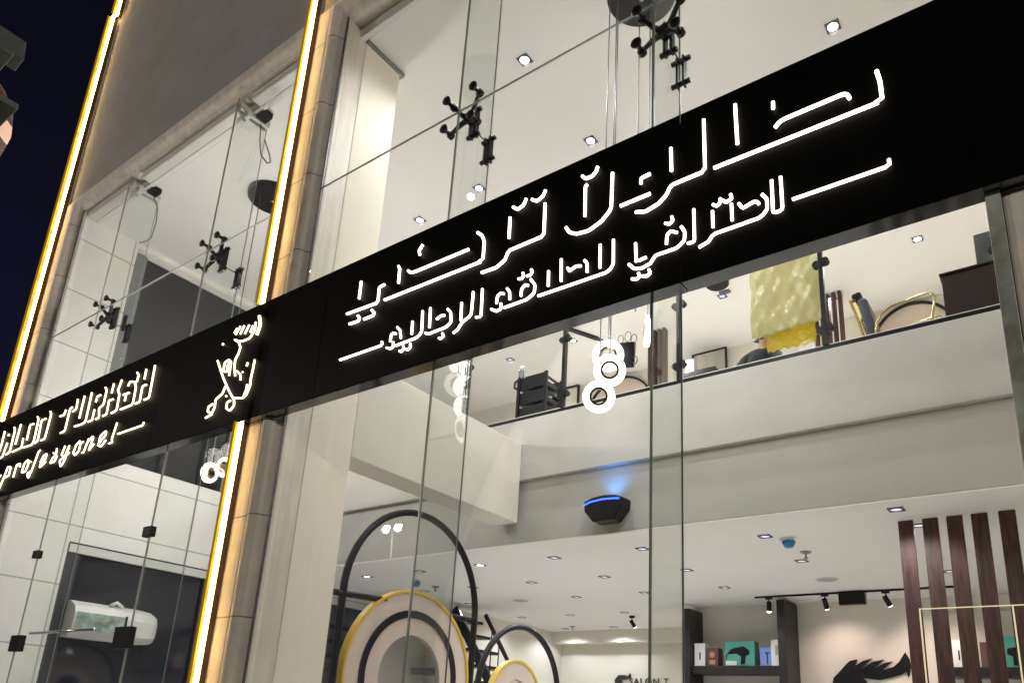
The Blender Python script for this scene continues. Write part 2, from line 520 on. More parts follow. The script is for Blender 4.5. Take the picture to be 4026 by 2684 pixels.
def surround(x0, x1, zt, name, right=True):
    """moulded stone frame round a glazed bay: legs and head, swept profile"""
    prof = [(0.0, 4.24), (0.0, 4.205), (0.022, 4.185), (0.05, 4.175), (0.062, 4.12), (0.085, 4.085), (0.125, 4.065),
            (0.17, 4.065), (0.21, 4.085), (0.235, 4.115), (0.24, 4.24)]
    path = [((x0, 0), (-1, 0)), ((x0, zt), (-1, 1)), ((x1, zt), (1, 1)), ((x1, 0), (1, 0))]
    if not right:
        path = path[:2] + [((1.9, zt), (0, 1))]
    m = MB()
    rows = []
    for (px, pz), (dx, dz) in path:
        rows.append([m.bm.verts.new((px + dx * u, y, pz + dz * u)) for u, y in prof])
    for a, b in zip(rows, rows[1:]):
        for i in range(len(prof) - 1):
            m.bm.faces.new((a[i], a[i + 1], b[i + 1], b[i]))
    return m.build(name, M['stone'], B, smooth=True)


surround(XL, XP0 + 0.14, HEAD, 'window_surround')
surround(XR0, XR1 + 0.002, HEAD, 'window_surround', False)
for x_ in (XL + 0.001, XP0 + 0.125, XR0 + 0.001):  # thin dark strips down the edges of the glazing
    MB().box(x_, x_ + 0.014, 4.178, 4.199, 0.0, HEAD - 0.001).build('dark_edge_strip', M['dark_frame'], B)
# dark marble strip at the right end of the glazing
MB().box(XR1 + 0.003, -0.085, 4.06, 4.23, 0.0, HEAD).build('marble_jamb', mat('dark_green_marble', (0.30, 0.33, 0.29), 0.35, var=0.85, scale=3.2), B, bevel=0.004)

# ---- glazing: panes, perpendicular glass fins, silicone joints
ZS = 7.19
bays = ((XL + 0.004, XP0 - 0.01, (-11.40, -8.50)), (XR0 + 0.006, XR1 - 0.006, (-4.25, -2.18)))
for bi, (x0, x1, seams) in enumerate(bays):
    xs = [x0] + list(seams) + [x1]
    for a, b in zip(xs, xs[1:]):
        for z0, z1 in ((0.15, ZS), (ZS, HEAD)):
            MB().box(a + 0.006, b - 0.006, YG, YG + 0.012, z0 + 0.005, z1 - 0.005).build('glass_pane', M['glass'], B)
    jm = M['joint_pale'] if bi == 0 else M['joint']
    for s_ in seams:
        MB().box(s_ - 0.0065, s_ + 0.0065, YG - 0.001, YG + 0.016, 0.15, HEAD).build('vertical_joint', jm, B)
        fin = MB().box(s_ - 0.006, s_ + 0.006, YG + 0.018, 4.675, 0.15, HEAD).build('glass_fin', M['fin_glass'], B)
        MB().box(s_ - 0.0062, s_ + 0.0062, 4.676, 4.683, 0.15, HEAD).build('fin_edge', jm, fin)
    MB().box(x0, x1, YG - 0.001, YG + 0.013, ZS - 0.005, ZS + 0.005).build('horizontal_joint', M['joint_pale'], B)

# patch fittings of the left bay doors
for x, z, s_ in ((-11.43, 3.49, 0.075), (-8.53, 3.50, 0.085), (-11.38, 2.30, 0.15), (-8.61, 2.31, 0.17)):
    MB().box(x - s_, x + s_, YG - 0.03, YG + 0.045, z - s_ * 0.7, z + s_ * 0.7).build('door_patch_fitting', M['black_metal'], B, bevel=0.008)
MB().cyl((-11.30, 4.30, 2.44), (-9.55, 4.30, 2.44), 0.018).build('door_transom_tube', M['chrome'], B, smooth=True)

# ------------------------------------------------------------------ spider fittings of the glass wall
def spider(x, z, label):
    t = thing('spider_fitting', label, 'glass fitting', (x, 4.2, z), 'spider fittings of the glass wall')
    d = 0.168
    hub = MB()
    for sx in (-1, 1):
        for sz in (-1, 1):
            hub.tube([(x, 4.36, z), (x + sx * 0.07, 4.33, z + sz * 0.05), (x + sx * d, 4.285, z + sz * d)], [0.030, 0.026, 0.018], 8)
            hub.cyl((x + sx * d, 4.275, z + sz * d), (x + sx * d, 4.315, z + sz * d), 0.036, 12)
    hub.cyl((x, 4.32, z), (x, 4.40, z), 0.052, 14)
    hub.build('spider_arms', M['black_metal'], t, smooth=False)
    for sx in (-1, 1):
        for sz in (-1, 1):
            c = (x + sx * d, 4.2, z + sz * d)
            disc = MB().lathe([(0.020, 0.085), (0.020, 0.016), (0.034, 0.013), (0.046, -0.004), (0.048, -0.018), (0.040, -0.026), (0.012, -0.03)], c, 'y', 14)
            disc.build('glass_disc', M['black_metal'], t, smooth=True)
    br = MB()
    for sx in (-1, 1):
        br.box(x + sx * 0.03 - 0.012, x + sx * 0.03 + 0.012, 4.40, 4.46, z - 0.17, z + 0.17)
    br.cyl((x - 0.075, 4.43, z + 0.15), (x + 0.075, 4.43, z + 0.15), 0.024, 10)
    br.cyl((x - 0.075, 4.43, z - 0.15), (x + 0.075, 4.43, z - 0.15), 0.024, 10)
    br.build('fin_clamp', M['black_metal'], t, bevel=0.004)
    rear = MB()
    for sx in (-1, 1):
        rear.box(x + sx * 0.028 - 0.010, x + sx * 0.028 + 0.010, 4.63, 4.695, z - 0.30, z + 0.0)
    rear.cyl((x - 0.085, 4.66, z - 0.03), (x + 0.085, 4.66, z - 0.03), 0.022, 10)
    rear.cyl((x - 0.085, 4.66, z - 0.27), (x + 0.085, 4.66, z - 0.27), 0.022, 10)
    rear.tube([(x + 0.02, 4.45, z - 0.10), (x + 0.02, 4.64, z - 0.10)], 0.007, 6)
    rear.build('rear_clamp', M['black_metal'], t, bevel=0.004)
    return t


spider(-11.36, ZS, 'black four armed glass fitting furthest left, over the tiled wall')
spider(-8.49, ZS, 'black four armed glass fitting before the left bay ceiling, nearest the middle pillar')
spider(-4.25, ZS + 0.04, 'black four armed glass fitting in the middle above the big sign')
spider(-2.16, ZS - 0.16, 'black four armed glass fitting at the top edge, in front of the round canopy')

# fin head brackets with a loose cable in the left bay, roller boxes between them
for x, lab in ((-11.40, 'left'), (-8.50, 'right')):
    t = thing('fin_head_bracket', {'left': 'white steel bracket with a loose cable, at the head of the first glass fin',
                                   'right': 'white steel bracket at the head of the glass fin beside the middle pillar'}[lab], 'bracket', (x, 4.45, 9.5), 'brackets at the head of the glass fins')
    m = MB()
    for sx in (-1, 1):
        m.box(x + sx * 0.05 - 0.02, x + sx * 0.05 + 0.02, 4.235, 4.68, 9.44, 9.54)
        m.cyl((x + sx * 0.03, 4.34, 9.40), (x + sx * 0.14, 4.34, 9.40), 0.04, 10)
    m.build('plates', M['white_metal'], t, bevel=0.006)
    MB().box(x + 0.075, x + 0.24, 4.45, 4.60, 9.46, 9.545).build('dark_gap', M['black_metal'], t)
    s_ = 1 if lab == 'right' else -1
    cb = [(x + 0.05, 4.55, 9.45), (x + 0.02, 4.6, 9.2), (x + 0.08, 4.62, 8.95), (x + 0.28, 4.62, 8.72), (x + 0.36, 4.62, 8.70), (x + 0.30, 4.62, 8.85), (x + 0.1, 4.62, 9.2)] if s_ > 0 else \
        [(x + 0.10, 4.55, 9.45), (x + 0.22, 4.6, 9.2), (x + 0.24, 4.62, 8.95), (x + 0.20, 4.62, 8.68), (x + 0.05, 4.62, 8.66), (x - 0.18, 4.62, 8.72)]
    MB().tube(cb, 0.009, 6).build('cable', M['cable'], t, smooth=True)
for x0, x1, lab in ((-12.93, -11.5, 'short roller shutter box left of the first bracket at the window head'), (-11.13, -8.62, 'long white roller shutter box between the two brackets at the window head'),
                    (-8.26, -7.12, 'white roller shutter box beside the lit middle pillar at the window head')):
    m = MB().box(x0, x1, 4.25, 4.40, 9.50, 9.618)
    tag(m.build('roller_shutter_box', M['white_metal'], bevel=0.02), lab, 'shutter box', 'roller shutter boxes at the window head')

# ------------------------------------------------------------------ the sign
S = thing('shop_sign', 'long black sign board across the shop front with glowing white arabic and latin lettering', 'sign', (-5, 4.0, 4.42))
for a, b in ((-16.0, -8.553), (-8.547, -5.588), (-5.582, -1.866), (-1.86, 3.0)):
    MB().box(a, b, 4.0, 4.128, 4.423, 5.765).build('panel', M['black_panel'], S, bevel=0.002)
    MB().box(a, b, 4.001, 4.127, 4.414, 4.421).build('soffit_sheet', M['black_soffit'], S)
STROKES = {
    'upper_arabic_words': (
        ((-5.085, 5.489), (-5.083, 5.307),),
        ((-4.753, 5.347), (-4.82, 5.341), (-4.812, 5.181), (-5.231, 5.191),),
        ((-4.883, 5.127), (-4.849, 5.094), (-4.85, 5.063), (-4.976, 5.061),),
        ((-5.069, 5.125), (-5.041, 5.098), (-5.047, 5.064), (-5.173, 5.069),),
        ((-4.727, 5.181), (-3.589, 5.181), (-3.592, 5.368), (-3.621, 5.434), (-3.673, 5.481),),
        ((-4.595, 5.483), (-4.574, 5.453), (-4.569, 5.303),),
        ((-4.462, 5.392), (-4.43, 5.361), (-4.376, 5.349), (-3.759, 5.351),),
        ((-4.308, 5.6), (-4.35, 5.557), (-4.335, 5.507),),
        ((-3.593, 5.073), (-3.439, 5.068), (-3.355, 5.11), (-3.33, 5.181), (-2.988, 5.189), (-2.993, 5.484),),
        ((-3.336, 5.493), (-3.332, 5.299),),
        ((-3.312, 5.583), (-3.265, 5.539), (-3.205, 5.556), (-3.183, 5.608),),
        ((-3.125, 5.576), (-3.076, 5.539), (-3.018, 5.56), (-2.996, 5.607),),
        ((-2.785, 5.185), (-2.755, 5.132), (-2.691, 5.092), (-2.585, 5.078), (-2.475, 5.117), (-2.397, 5.189), (-2.393, 5.499),),
        ((-2.607, 5.492), (-2.626, 5.485), (-2.62, 5.22),),
        ((-2.657, 5.589), (-2.625, 5.551), (-2.571, 5.547), (-2.534, 5.577), (-2.523, 5.612),),
        ((-2.321, 5.184), (-2.085, 5.188),),
        ((-2.158, 5.304), (-2.158, 5.349), (-2.086, 5.354),),
        ((-2.197, 5.082), (-2.121, 5.055), (-2.021, 5.078), (-1.961, 5.125), (-1.928, 5.189), (-1.679, 5.194), (-1.682, 5.615),),
        ((-1.927, 5.498), (-1.923, 5.306),),
        ((-1.46, 5.627), (-1.453, 5.306),),
        ((-1.617, 5.19), (-0.58, 5.191), (-0.583, 5.337), (-0.596, 5.42),),
        ((-1.205, 5.313), (-1.183, 5.336), (-1.155, 5.349), (-0.789, 5.353), (-0.767, 5.337), (-0.755, 5.301),),
        ((-1.21, 5.516), (-1.211, 5.465),),
    ),
    'lower_arabic_words': (
        ((-1.123, 4.737), (-0.576, 4.734), (-0.579, 4.778),),
        ((-1.243, 4.928), (-1.244, 4.687), (-1.185, 4.686), (-1.187, 4.93),),
        ((-1.306, 4.851), (-1.278, 4.807), (-1.278, 4.73), (-1.318, 4.688), (-1.633, 4.685), (-1.664, 4.641), (-1.73, 4.624),),
        ((-1.457, 4.846), (-1.432, 4.799), (-1.363, 4.82), (-1.339, 4.81), (-1.328, 4.789),),
        ((-1.633, 4.861), (-1.632, 4.738),),
        ((-1.505, 4.863), (-1.503, 4.739),),
        ((-1.629, 4.91), (-1.605, 4.887), (-1.584, 4.898), (-1.577, 4.936),),
        ((-1.56, 4.912), (-1.54, 4.89), (-1.501, 4.901), (-1.509, 4.938),),
        ((-1.763, 4.928), (-1.76, 4.677), (-1.809, 4.682),),
        ((-1.853, 4.829), (-1.828, 4.779), (-1.831, 4.713), (-1.885, 4.675), (-2.045, 4.676), (-2.078, 4.626), (-2.15, 4.611), (-2.204, 4.629), (-2.245, 4.678),),
        ((-1.961, 4.734), (-1.958, 4.801), (-1.929, 4.825), (-1.884, 4.794),),
        ((-1.971, 4.903), (-1.942, 4.881), (-1.913, 4.901), (-1.922, 4.936),),
        ((-2.195, 4.828), (-2.188, 4.679),),
        ((-2.168, 4.679), (-2.111, 4.686),),
        ((-2.17, 4.583), (-2.159, 4.552), (-2.183, 4.54), (-2.22, 4.554),),
        ((-2.09, 4.583), (-2.08, 4.553), (-2.103, 4.537), (-2.14, 4.549),),
        ((-2.372, 4.923), (-2.368, 4.721), (-2.405, 4.674), (-3.011, 4.674),),
        ((-2.48, 4.923), (-2.478, 4.731),),
        ((-2.61, 4.839), (-2.586, 4.805), (-2.584, 4.732),),
        ((-2.756, 4.828), (-2.74, 4.793), (-2.68, 4.816), (-2.638, 4.802),),
        ((-2.815, 4.922), (-2.807, 4.734),),
        ((-2.926, 4.859), (-2.922, 4.731),),
        ((-3.333, 4.674), (-3.112, 4.677), (-3.049, 4.713), (-3.045, 4.779), (-3.09, 4.843),),
        ((-3.173, 4.726), (-3.173, 4.783), (-3.138, 4.813), (-3.112, 4.797),),
        ((-3.209, 4.887), (-3.175, 4.876), (-3.16, 4.901), (-3.17, 4.928),),
        ((-3.13, 4.884), (-3.093, 4.882), (-3.078, 4.908), (-3.091, 4.928),),
        ((-3.316, 4.838), (-3.287, 4.797), (-3.282, 4.73),),
        ((-3.412, 4.736), (-3.408, 4.797), (-3.379, 4.815), (-3.343, 4.8),),
        ((-3.367, 4.723), (-3.363, 4.675), (-3.406, 4.665), (-3.461, 4.701),),
        ((-3.57, 4.917), (-3.562, 4.665), (-3.615, 4.675),),
        ((-3.665, 4.921), (-3.667, 4.71), (-3.76, 4.672), (-3.801, 4.618), (-3.846, 4.602),),
        ((-3.782, 4.858), (-3.775, 4.696),),
        ((-3.934, 4.846), (-3.896, 4.806), (-3.881, 4.712), (-3.93, 4.679), (-4.134, 4.672), (-4.166, 4.694),),
        ((-4.049, 4.786), (-4.002, 4.805), (-3.962, 4.797),),
        ((-4.135, 4.919), (-4.123, 4.73),),
        ((-3.968, 4.633), (-3.95, 4.604), (-3.977, 4.588), (-4.002, 4.599),),
        ((-4.225, 4.918), (-4.209, 4.71), (-4.26, 4.675), (-4.508, 4.668),),
        ((-4.334, 4.85), (-4.328, 4.727),),
        ((-4.518, 4.848), (-4.474, 4.802), (-4.458, 4.726),),
        ((-4.586, 4.727), (-4.585, 4.791), (-4.56, 4.805), (-4.525, 4.787),),
        ((-4.547, 4.712), (-4.539, 4.664), (-4.576, 4.657), (-4.622, 4.678),),
        ((-4.414, 4.639), (-4.405, 4.607), (-4.433, 4.59), (-4.456, 4.604),),
        ((-4.331, 4.637), (-4.326, 4.603), (-4.355, 4.586), (-4.378, 4.6),),
        ((-4.694, 4.757), (-4.683, 4.72), (-5.24, 4.719),),
    ),
    'emblem': (
        ((-6.686, 5.604), (-6.64, 5.489), (-6.671, 5.38),),
        ((-6.733, 5.546), (-6.726, 5.446), (-6.795, 5.373), (-6.922, 5.374), (-6.992, 5.393), (-7.082, 5.435),),
        ((-7.075, 5.572), (-7.114, 5.522),),
        ((-7.018, 5.581), (-7.087, 5.497),),
        ((-6.943, 5.568), (-6.996, 5.476),),
        ((-6.848, 5.549), (-6.906, 5.455),),
        ((-6.77, 5.518), (-6.807, 5.444),),
        ((-7.082, 5.435), (-6.987, 5.375), (-6.941, 5.303), (-6.96, 5.232), (-7.002, 5.175), (-6.988, 5.079), (-6.945, 4.973),),
        ((-6.927, 5.023), (-6.847, 4.962), (-6.83, 4.9),),
        ((-6.75, 5.078), (-6.761, 5.039),),
        ((-6.816, 4.989), (-6.814, 4.982),),
        ((-7.298, 5.449), (-7.312, 5.433),),
        ((-7.04, 4.765), (-7.051, 4.759),),
        ((-6.63, 5.079), (-6.631, 4.99), (-6.642, 4.872), (-6.632, 4.789), (-6.674, 4.695), (-6.729, 4.671), (-6.876, 4.704),),
        ((-6.688, 4.814), (-6.69, 4.755), (-6.719, 4.681),),
        ((-7.35, 5.252), (-7.167, 4.998), (-7.008, 4.811), (-6.883, 4.685), (-6.863, 4.617), (-6.926, 4.57), (-7.003, 4.614), (-7.009, 4.681), (-6.948, 4.692),),
        ((-7.096, 4.889), (-7.126, 4.813), (-7.244, 4.765), (-7.231, 4.679), (-7.264, 4.612), (-7.355, 4.648), (-7.36, 4.707), (-7.285, 4.724),),
        ((-7.261, 4.603), (-7.375, 4.582),),
        ((-7.065, 5.006), (-7.072, 5.168), (-7.122, 5.206), (-7.198, 5.191), (-7.194, 5.088), (-7.12, 5.062), (-7.13, 5.14), (-7.098, 5.166),),
    ),
    'large_latin_word': (
        ((-8.762, 5.552), (-8.739, 5.119), (-8.851, 5.118),),
        ((-8.965, 5.551), (-8.96, 5.418),),
        ((-8.879, 5.325), (-8.97, 5.325), (-8.956, 5.116), (-9.055, 5.111),),
        ((-9.187, 5.561), (-9.136, 5.514), (-9.139, 5.422), (-9.325, 5.47), (-9.359, 5.416),),
        ((-9.181, 5.41), (-9.136, 5.355), (-9.119, 5.116), (-9.417, 5.111),),
        ((-9.429, 5.312), (-9.283, 5.31),),
        ((-9.355, 5.308), (-9.355, 5.211),),
        ((-9.768, 5.547), (-9.77, 5.415),),
        ((-9.562, 5.553), (-9.609, 5.411), (-9.543, 5.351), (-9.52, 5.124), (-9.646, 5.11),),
        ((-9.683, 5.31), (-9.795, 5.317), (-9.778, 5.124), (-9.867, 5.116),),
        ((-10.081, 5.458), (-10.167, 5.454), (-10.176, 5.377),),
        ((-9.988, 5.543), (-9.932, 5.493), (-9.928, 5.291), (-10.035, 5.259), (-9.972, 5.119), (-10.054, 5.109),),
        ((-10.161, 5.268), (-10.155, 5.12), (-10.268, 5.116),),
        ((-10.564, 5.552), (-10.566, 5.227),),
        ((-10.364, 5.555), (-10.347, 5.131), (-10.45, 5.118), (-10.654, 5.127),),
        ((-10.878, 5.455), (-10.936, 5.441), (-10.93, 5.117), (-11.057, 5.109),),
        ((-10.756, 5.545), (-10.735, 5.399), (-10.828, 5.38),),
        ((-11.061, 5.455), (-11.09, 5.382), (-11.212, 5.388),),
        ((-11.592, 5.54), (-11.537, 5.488), (-11.547, 5.117), (-11.671, 5.113),),
        ((-11.685, 5.451), (-11.828, 5.452), (-11.777, 5.126), (-11.868, 5.109),),
        ((-12.008, 5.544), (-11.949, 5.491), (-11.917, 5.145), (-11.964, 5.1), (-12.249, 5.11),),
        ((-12.087, 5.449), (-12.211, 5.46), (-12.191, 5.215),),
        ((-12.575, 5.539), (-12.587, 5.219),),
        ((-12.343, 5.271), (-12.316, 5.122), (-12.629, 5.108),),
        ((-12.806, 5.535), (-12.75, 5.467), (-12.734, 5.126), (-12.847, 5.104),),
        ((-12.924, 5.308), (-12.95, 5.22), (-12.97, 5.097), (-13.072, 5.078),),
        ((-12.949, 5.455), (-12.961, 5.422),),
        ((-13.162, 5.539), (-13.145, 5.326), (-13.174, 5.188), (-13.264, 5.175),),
        ((-13.347, 5.465), (-13.497, 5.463), (-13.416, 5.23), (-13.575, 5.214),),
    ),
    'small_latin_word': (
        ((-9.425, 4.938), (-9.471, 4.723), (-9.437, 4.682), (-9.524, 4.677),),
        ((-9.806, 4.732), (-9.807, 4.829), (-9.722, 4.865), (-9.676, 4.874), (-9.66, 4.818), (-9.773, 4.752), (-9.82, 4.708), (-9.721, 4.673), (-9.627, 4.743),),
        ((-10.121, 4.856), (-10.186, 4.676), (-10.232, 4.679),),
        ((-10.134, 4.809), (-10.022, 4.869), (-9.999, 4.838), (-10.041, 4.704), (-10.047, 4.678), (-9.941, 4.748),),
        ((-10.367, 4.867), (-10.459, 4.829), (-10.494, 4.725), (-10.434, 4.678), (-10.333, 4.721), (-10.338, 4.831), (-10.268, 4.837),),
        ((-10.796, 4.877), (-10.846, 4.748), (-10.727, 4.715), (-10.663, 4.866), (-10.7, 4.662), (-10.784, 4.577), (-10.861, 4.676), (-10.617, 4.746),),
        ((-11.046, 4.884), (-11.024, 4.791), (-11.111, 4.755), (-11.154, 4.687), (-11.024, 4.69), (-10.981, 4.759), (-11.126, 4.834),),
        ((-11.489, 4.754), (-11.43, 4.848), (-11.34, 4.858), (-11.339, 4.781), (-11.459, 4.749), (-11.473, 4.675), (-11.316, 4.739),),
        ((-11.599, 4.955), (-11.645, 4.937), (-11.71, 4.7), (-11.777, 4.567), (-11.849, 4.643), (-11.748, 4.667),),
        ((-11.95, 4.87), (-12.045, 4.833), (-12.065, 4.69), (-11.937, 4.696), (-11.9, 4.782), (-11.909, 4.85), (-11.818, 4.815),),
        ((-12.333, 4.665), (-12.323, 4.851), (-12.208, 4.859), (-12.19, 4.803),),
        ((-12.774, 4.527), (-12.681, 4.731), (-12.645, 4.876), (-12.525, 4.857), (-12.519, 4.72), (-12.697, 4.706),),
        ((-12.933, 4.728), (-12.834, 4.775),),
        ((-9.338, 4.771), (-8.738, 4.768), (-8.737, 4.805),),
    ),
}

for key, name, r in (('upper_arabic_words', 'upper_arabic_words', 0.0115), ('lower_arabic_words', 'lower_arabic_words', 0.010), ('emblem', 'barber_face_emblem', 0.0105),
                     ('large_latin_word', 'latin_word', 0.0115), ('small_latin_word', 'latin_word', 0.0105)):
    cut = {'large_latin_word': 18, 'small_latin_word': len(STROKES['small_latin_word']) - 1}.get(key, 999)
    m = MB()
    for si, st in enumerate(STROKES[key]):
        if si == cut:
            m.build('latin_word', M['letter_warm'], S, smooth=True)
            name = 'latin_word' if 'large' in key else 'lettering_rule'
            m = MB()
        # round the corners a little, as bent tube lettering is
        pts = [Vector((x, 3.985, z)) for x, z in st]
        if len(pts) == 1:
            pts.append(pts[0] + Vector((0.01, 0, 0.01)))
        q = [pts[0]]
        for i in range(1, len(pts) - 1):
            a, b, c = pts[i - 1], pts[i], pts[i + 1]
            da, dc = min(.3, .022 / max((a - b).length, .001)), min(.3, .022 / max((c - b).length, .001))
            q += [b.lerp(a, da), b.lerp((a + c) / 2, .08), b.lerp(c, dc)]
        q.append(pts[-1])
        rr = r * (1.5 if key == 'emblem' and len(st) == 3 and st is STROKES[key][0] else 1)
        m.tube(q, rr, 8)
    m.build(name, M['letter_warm'] if 'latin' in key or key == 'emblem' else M['letter'], S, smooth=True)

# ------------------------------------------------------------------ light strips on the pillars
def strip(x, z0, z1, label, bits=(), lip=0.022):
    t = thing('light_strip', label, 'light strip', (x, 4.07, z0), 'warm light strips on the pillars')
    m = MB().box(x - 0.022, x + 0.012, 3.995, 4.036, z0, z1)
    for b in bits:
        m.box(*b)
    m.build('light_core', M['strip_core'], t, bevel=0.006)
    MB().box(x - 0.045, x - 0.0225, 3.992 - lip, 4.030, z0, z1).build('halo_lip', M['strip_halo'], t, bevel=0.006)  # yellow lens halo of the strip modelled as a glowing lip
    MB().box(x - 0.045, x - 0.0225, 3.990 - lip * 1.55, 3.9915 - lip, z0, z1).build('outer_halo_lip', M['strip_outer_halo'], t, bevel=0.003)  # amber fade of that halo, also glowing geometry
    MB().box(x - 0.030, x + 0.010, 4.037, 4.0985, z0, z1).build('mounting_channel', M['bronze'], t, bevel=0.003)
    return t


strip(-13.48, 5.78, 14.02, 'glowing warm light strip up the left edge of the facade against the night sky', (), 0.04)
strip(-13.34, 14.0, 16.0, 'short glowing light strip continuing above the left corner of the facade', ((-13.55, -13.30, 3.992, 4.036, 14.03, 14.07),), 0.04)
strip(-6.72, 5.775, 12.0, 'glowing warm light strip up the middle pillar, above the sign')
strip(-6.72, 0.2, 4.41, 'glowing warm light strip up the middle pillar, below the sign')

# ------------------------------------------------------------------ downlights
def downlight(x, y, z, label, group, bright, power, color, cone=150):
    t = thing('downlight', label, 'downlight', (x, y, z), group)
    h = 0.077
    fr = [(x - h, y - h, z - 0.012), (x + h, y - h, z - 0.012), (x + h, y + h, z - 0.012), (x - h, y + h, z - 0.012)]
    n = 24
    def sq(k, hh):
        a = 2 * math.pi * k / n + math.pi / 4
        c, s_ = math.cos(a), math.sin(a)
        f = hh / max(abs(c), abs(s_))
        return (x + c * f, y + s_ * f, z - 0.012)
    outer = [sq(k, h) for k in range(n)]
    inner = [(x + math.cos(2 * math.pi * k / n + math.pi / 4) * 0.056, y + math.sin(2 * math.pi * k / n + math.pi / 4) * 0.056, z - 0.012) for k in range(n)]
    MB().ring(outer, inner, (0, 0, 0.0115)).build('bezel', M['bezel'], t)
    MB().cyl((x, y, z - 0.006), (x, y, z - 0.001), 0.055, 20).build('lens', M['lens'] if bright else M['lens_dim'], t)
    lamp('downlight_lamp', 'SPOT', (x, y, z - 0.03), power, color, None, 0.05, cone, 0.5)


def ordn_(k):
    return ('first', 'second', 'third', 'fourth', 'fifth', 'sixth', 'seventh')[k]


up = 'downlights in the upper ceiling'
WHITE = (0.97, 0.985, 1.0)
for x, y, b, lab in (
    (-4.79, 5.785, 1, 'glaring square downlight in the upper ceiling between the two right bay glass fittings'),
    (-4.81, 7.39, 1, 'square downlight in the upper ceiling just above the middle of the sign'),
    (-6.79, 7.31, 1, 'small round looking downlight seen through the glass fin under the middle fitting'),
    (-8.13, 7.39, 1, 'square downlight in the upper ceiling close above the left end of the arabic sign'),
    (-1.51, 7.37, 1, 'glaring square downlight in the upper ceiling, furthest right, just above the sign'),
    (-1.46, 12.11, 1, 'square downlight seen under the sign at far right, above the gold barber chair'),
    (-9.86, 12.14, 0, 'square downlight seen under the sign above the black crate rack'),
    (-8.16, 12.12, 1, 'small square downlight seen under the sign beside the second balcony post')):
    downlight(x, y, ZC, lab, up, b, (480 if y < 6 else 270) if y < 8 else 250, WHITE, 165 if y < 6 else 112 if y < 8 else 135)

for y in (9.3, 10.7, 12.1, 13.2):  # extra downlights added to bounce light onto the upper ceiling
    for k, x in enumerate((-11.4, -9.86, -8.16, -6.6, -4.8, -3.1, -1.46)):
        if y == 12.1 and x in (-9.86, -8.16, -1.46) or (k + int(y)) % 2:
            continue
        downlight(x, y, ZC, 'fill downlight added over the mezzanine to brighten the ceiling, %.1f m in, %s across' % (y - 4.2, ordn_(k)), up, 0, 235, WHITE, 135)
lo = 'downlights in the ground floor ceiling'
ordn = ['first', 'second', 'third', 'fourth', 'fifth', 'sixth']
rows = (('front row behind the balcony edge', 9.10, (-10.35, -9.05, -7.73, -6.30, -4.84, -3.13)),
        ('second row from the balcony edge', 10.62, (-10.39, -9.15, -7.81, -6.34, -4.88, -3.15)),
        ('third row from the balcony edge', 12.15, (-10.54, -9.20, -7.86, -6.41, -4.90)),
        ('fourth row from the balcony edge', 14.13, (-10.62, -9.285, -7.92)),
        ('rearmost row near the back wall', 16.08, (-10.70, -9.30)))
COOL = (0.90, 0.94, 1.0)
for ri, (rn, y, xs) in enumerate(rows):
    for k, x in enumerate(xs):
        if ri == 2 and k == 1:
            continue
        downlight(x, y, ZG, 'ground floor ceiling downlight, %s, %s from the left' % (rn, ordn[k]), lo, (ri == 0 and k in (0, 2)), 68, COOL)
downlight(-1.515, 8.54, ZG, 'square downlight nearest the balcony edge, at right in front of the wooden slats', lo, 0, 68, COOL)
downlight(-1.43, 9.30, ZG, 'square downlight half hidden behind the first wooden slat', lo, 0, 68, COOL)
downlight(-1.51, 12.02, ZG, 'square downlight seen between the second and third wooden slats', lo, 0, 68, COOL)

# sprinklers, detectors, speaker grilles
for x, y, lab in ((-9.81, 10.32, 'small sprinkler head inside the big steel arch'), (-10.27, 15.75, 'small far sprinkler head near the rear wall, above the small arch'), (-2.94, 10.11, 'small sprinkler head at right, beside the blue capped detector')):
    t = thing('sprinkler', lab, 'sprinkler', (x, y, ZG), 'sprinklers in the ground floor ceiling')
    MB().lathe([(0.075, 0.0), (0.075, -0.008), (0.05, -0.022), (0.018, -0.03)], (x, y, ZG - 0.002), 'z', 16).build('cover_plate', M['brass'], t, smooth=True)
    MB().cyl((x, y, ZG - 0.03), (x, y, ZG - 0.085), 0.014, 10).cyl((x, y, ZG - 0.085), (x, y, ZG - 0.093), 0.03, 12).build('sprinkler_head', M['brass'], t)
for x, y, lab in ((-9.72, 9.71, 'smoke detector with a dull blue cap, half behind the glass joint at left'), (-2.91, 9.32, 'smoke detector with a bright blue dust cap, right of the balcony lamp')):
    t = thing('smoke_detector', lab, 'smoke detector', (x, y, ZG), 'smoke detectors with blue caps')
    MB().cyl((x - 0.03, y, ZG - 0.03), (x - 0.03, y, ZG - 0.002), 0.085, 20).build('base', M['white_metal'], t)
    MB().lathe([(0.062, -0.03), (0.078, -0.035), (0.082, -0.06), (0.052, -0.115), (0.03, -0.118)], (x, y, ZG - 0.002), 'z', 20).build('blue_cap', M['blue_plastic'], t, smooth=True)
for x, y, lab in ((-9.18, 12.13, 'round grey speaker grille in the ceiling between the arch and the middle glass joint'), (-3.20, 12.03, 'round grey speaker grille in the ceiling above the track lights')):
    t = thing('ceiling_speaker', lab, 'speaker', (x, y, ZG), 'round ceiling speakers')
    MB().cyl((x, y, ZG - 0.012), (x, y, ZG - 0.002), 0.155, 28).build('grille', M['grey_disc'], t)
    MB().lathe([(0.175, -0.002), (0.175, -0.008), (0.157, -0.014), (0.1565, -0.002)], (x, y, ZG), 'z', 28).build('rim', M['white_metal'], t, smooth=True)

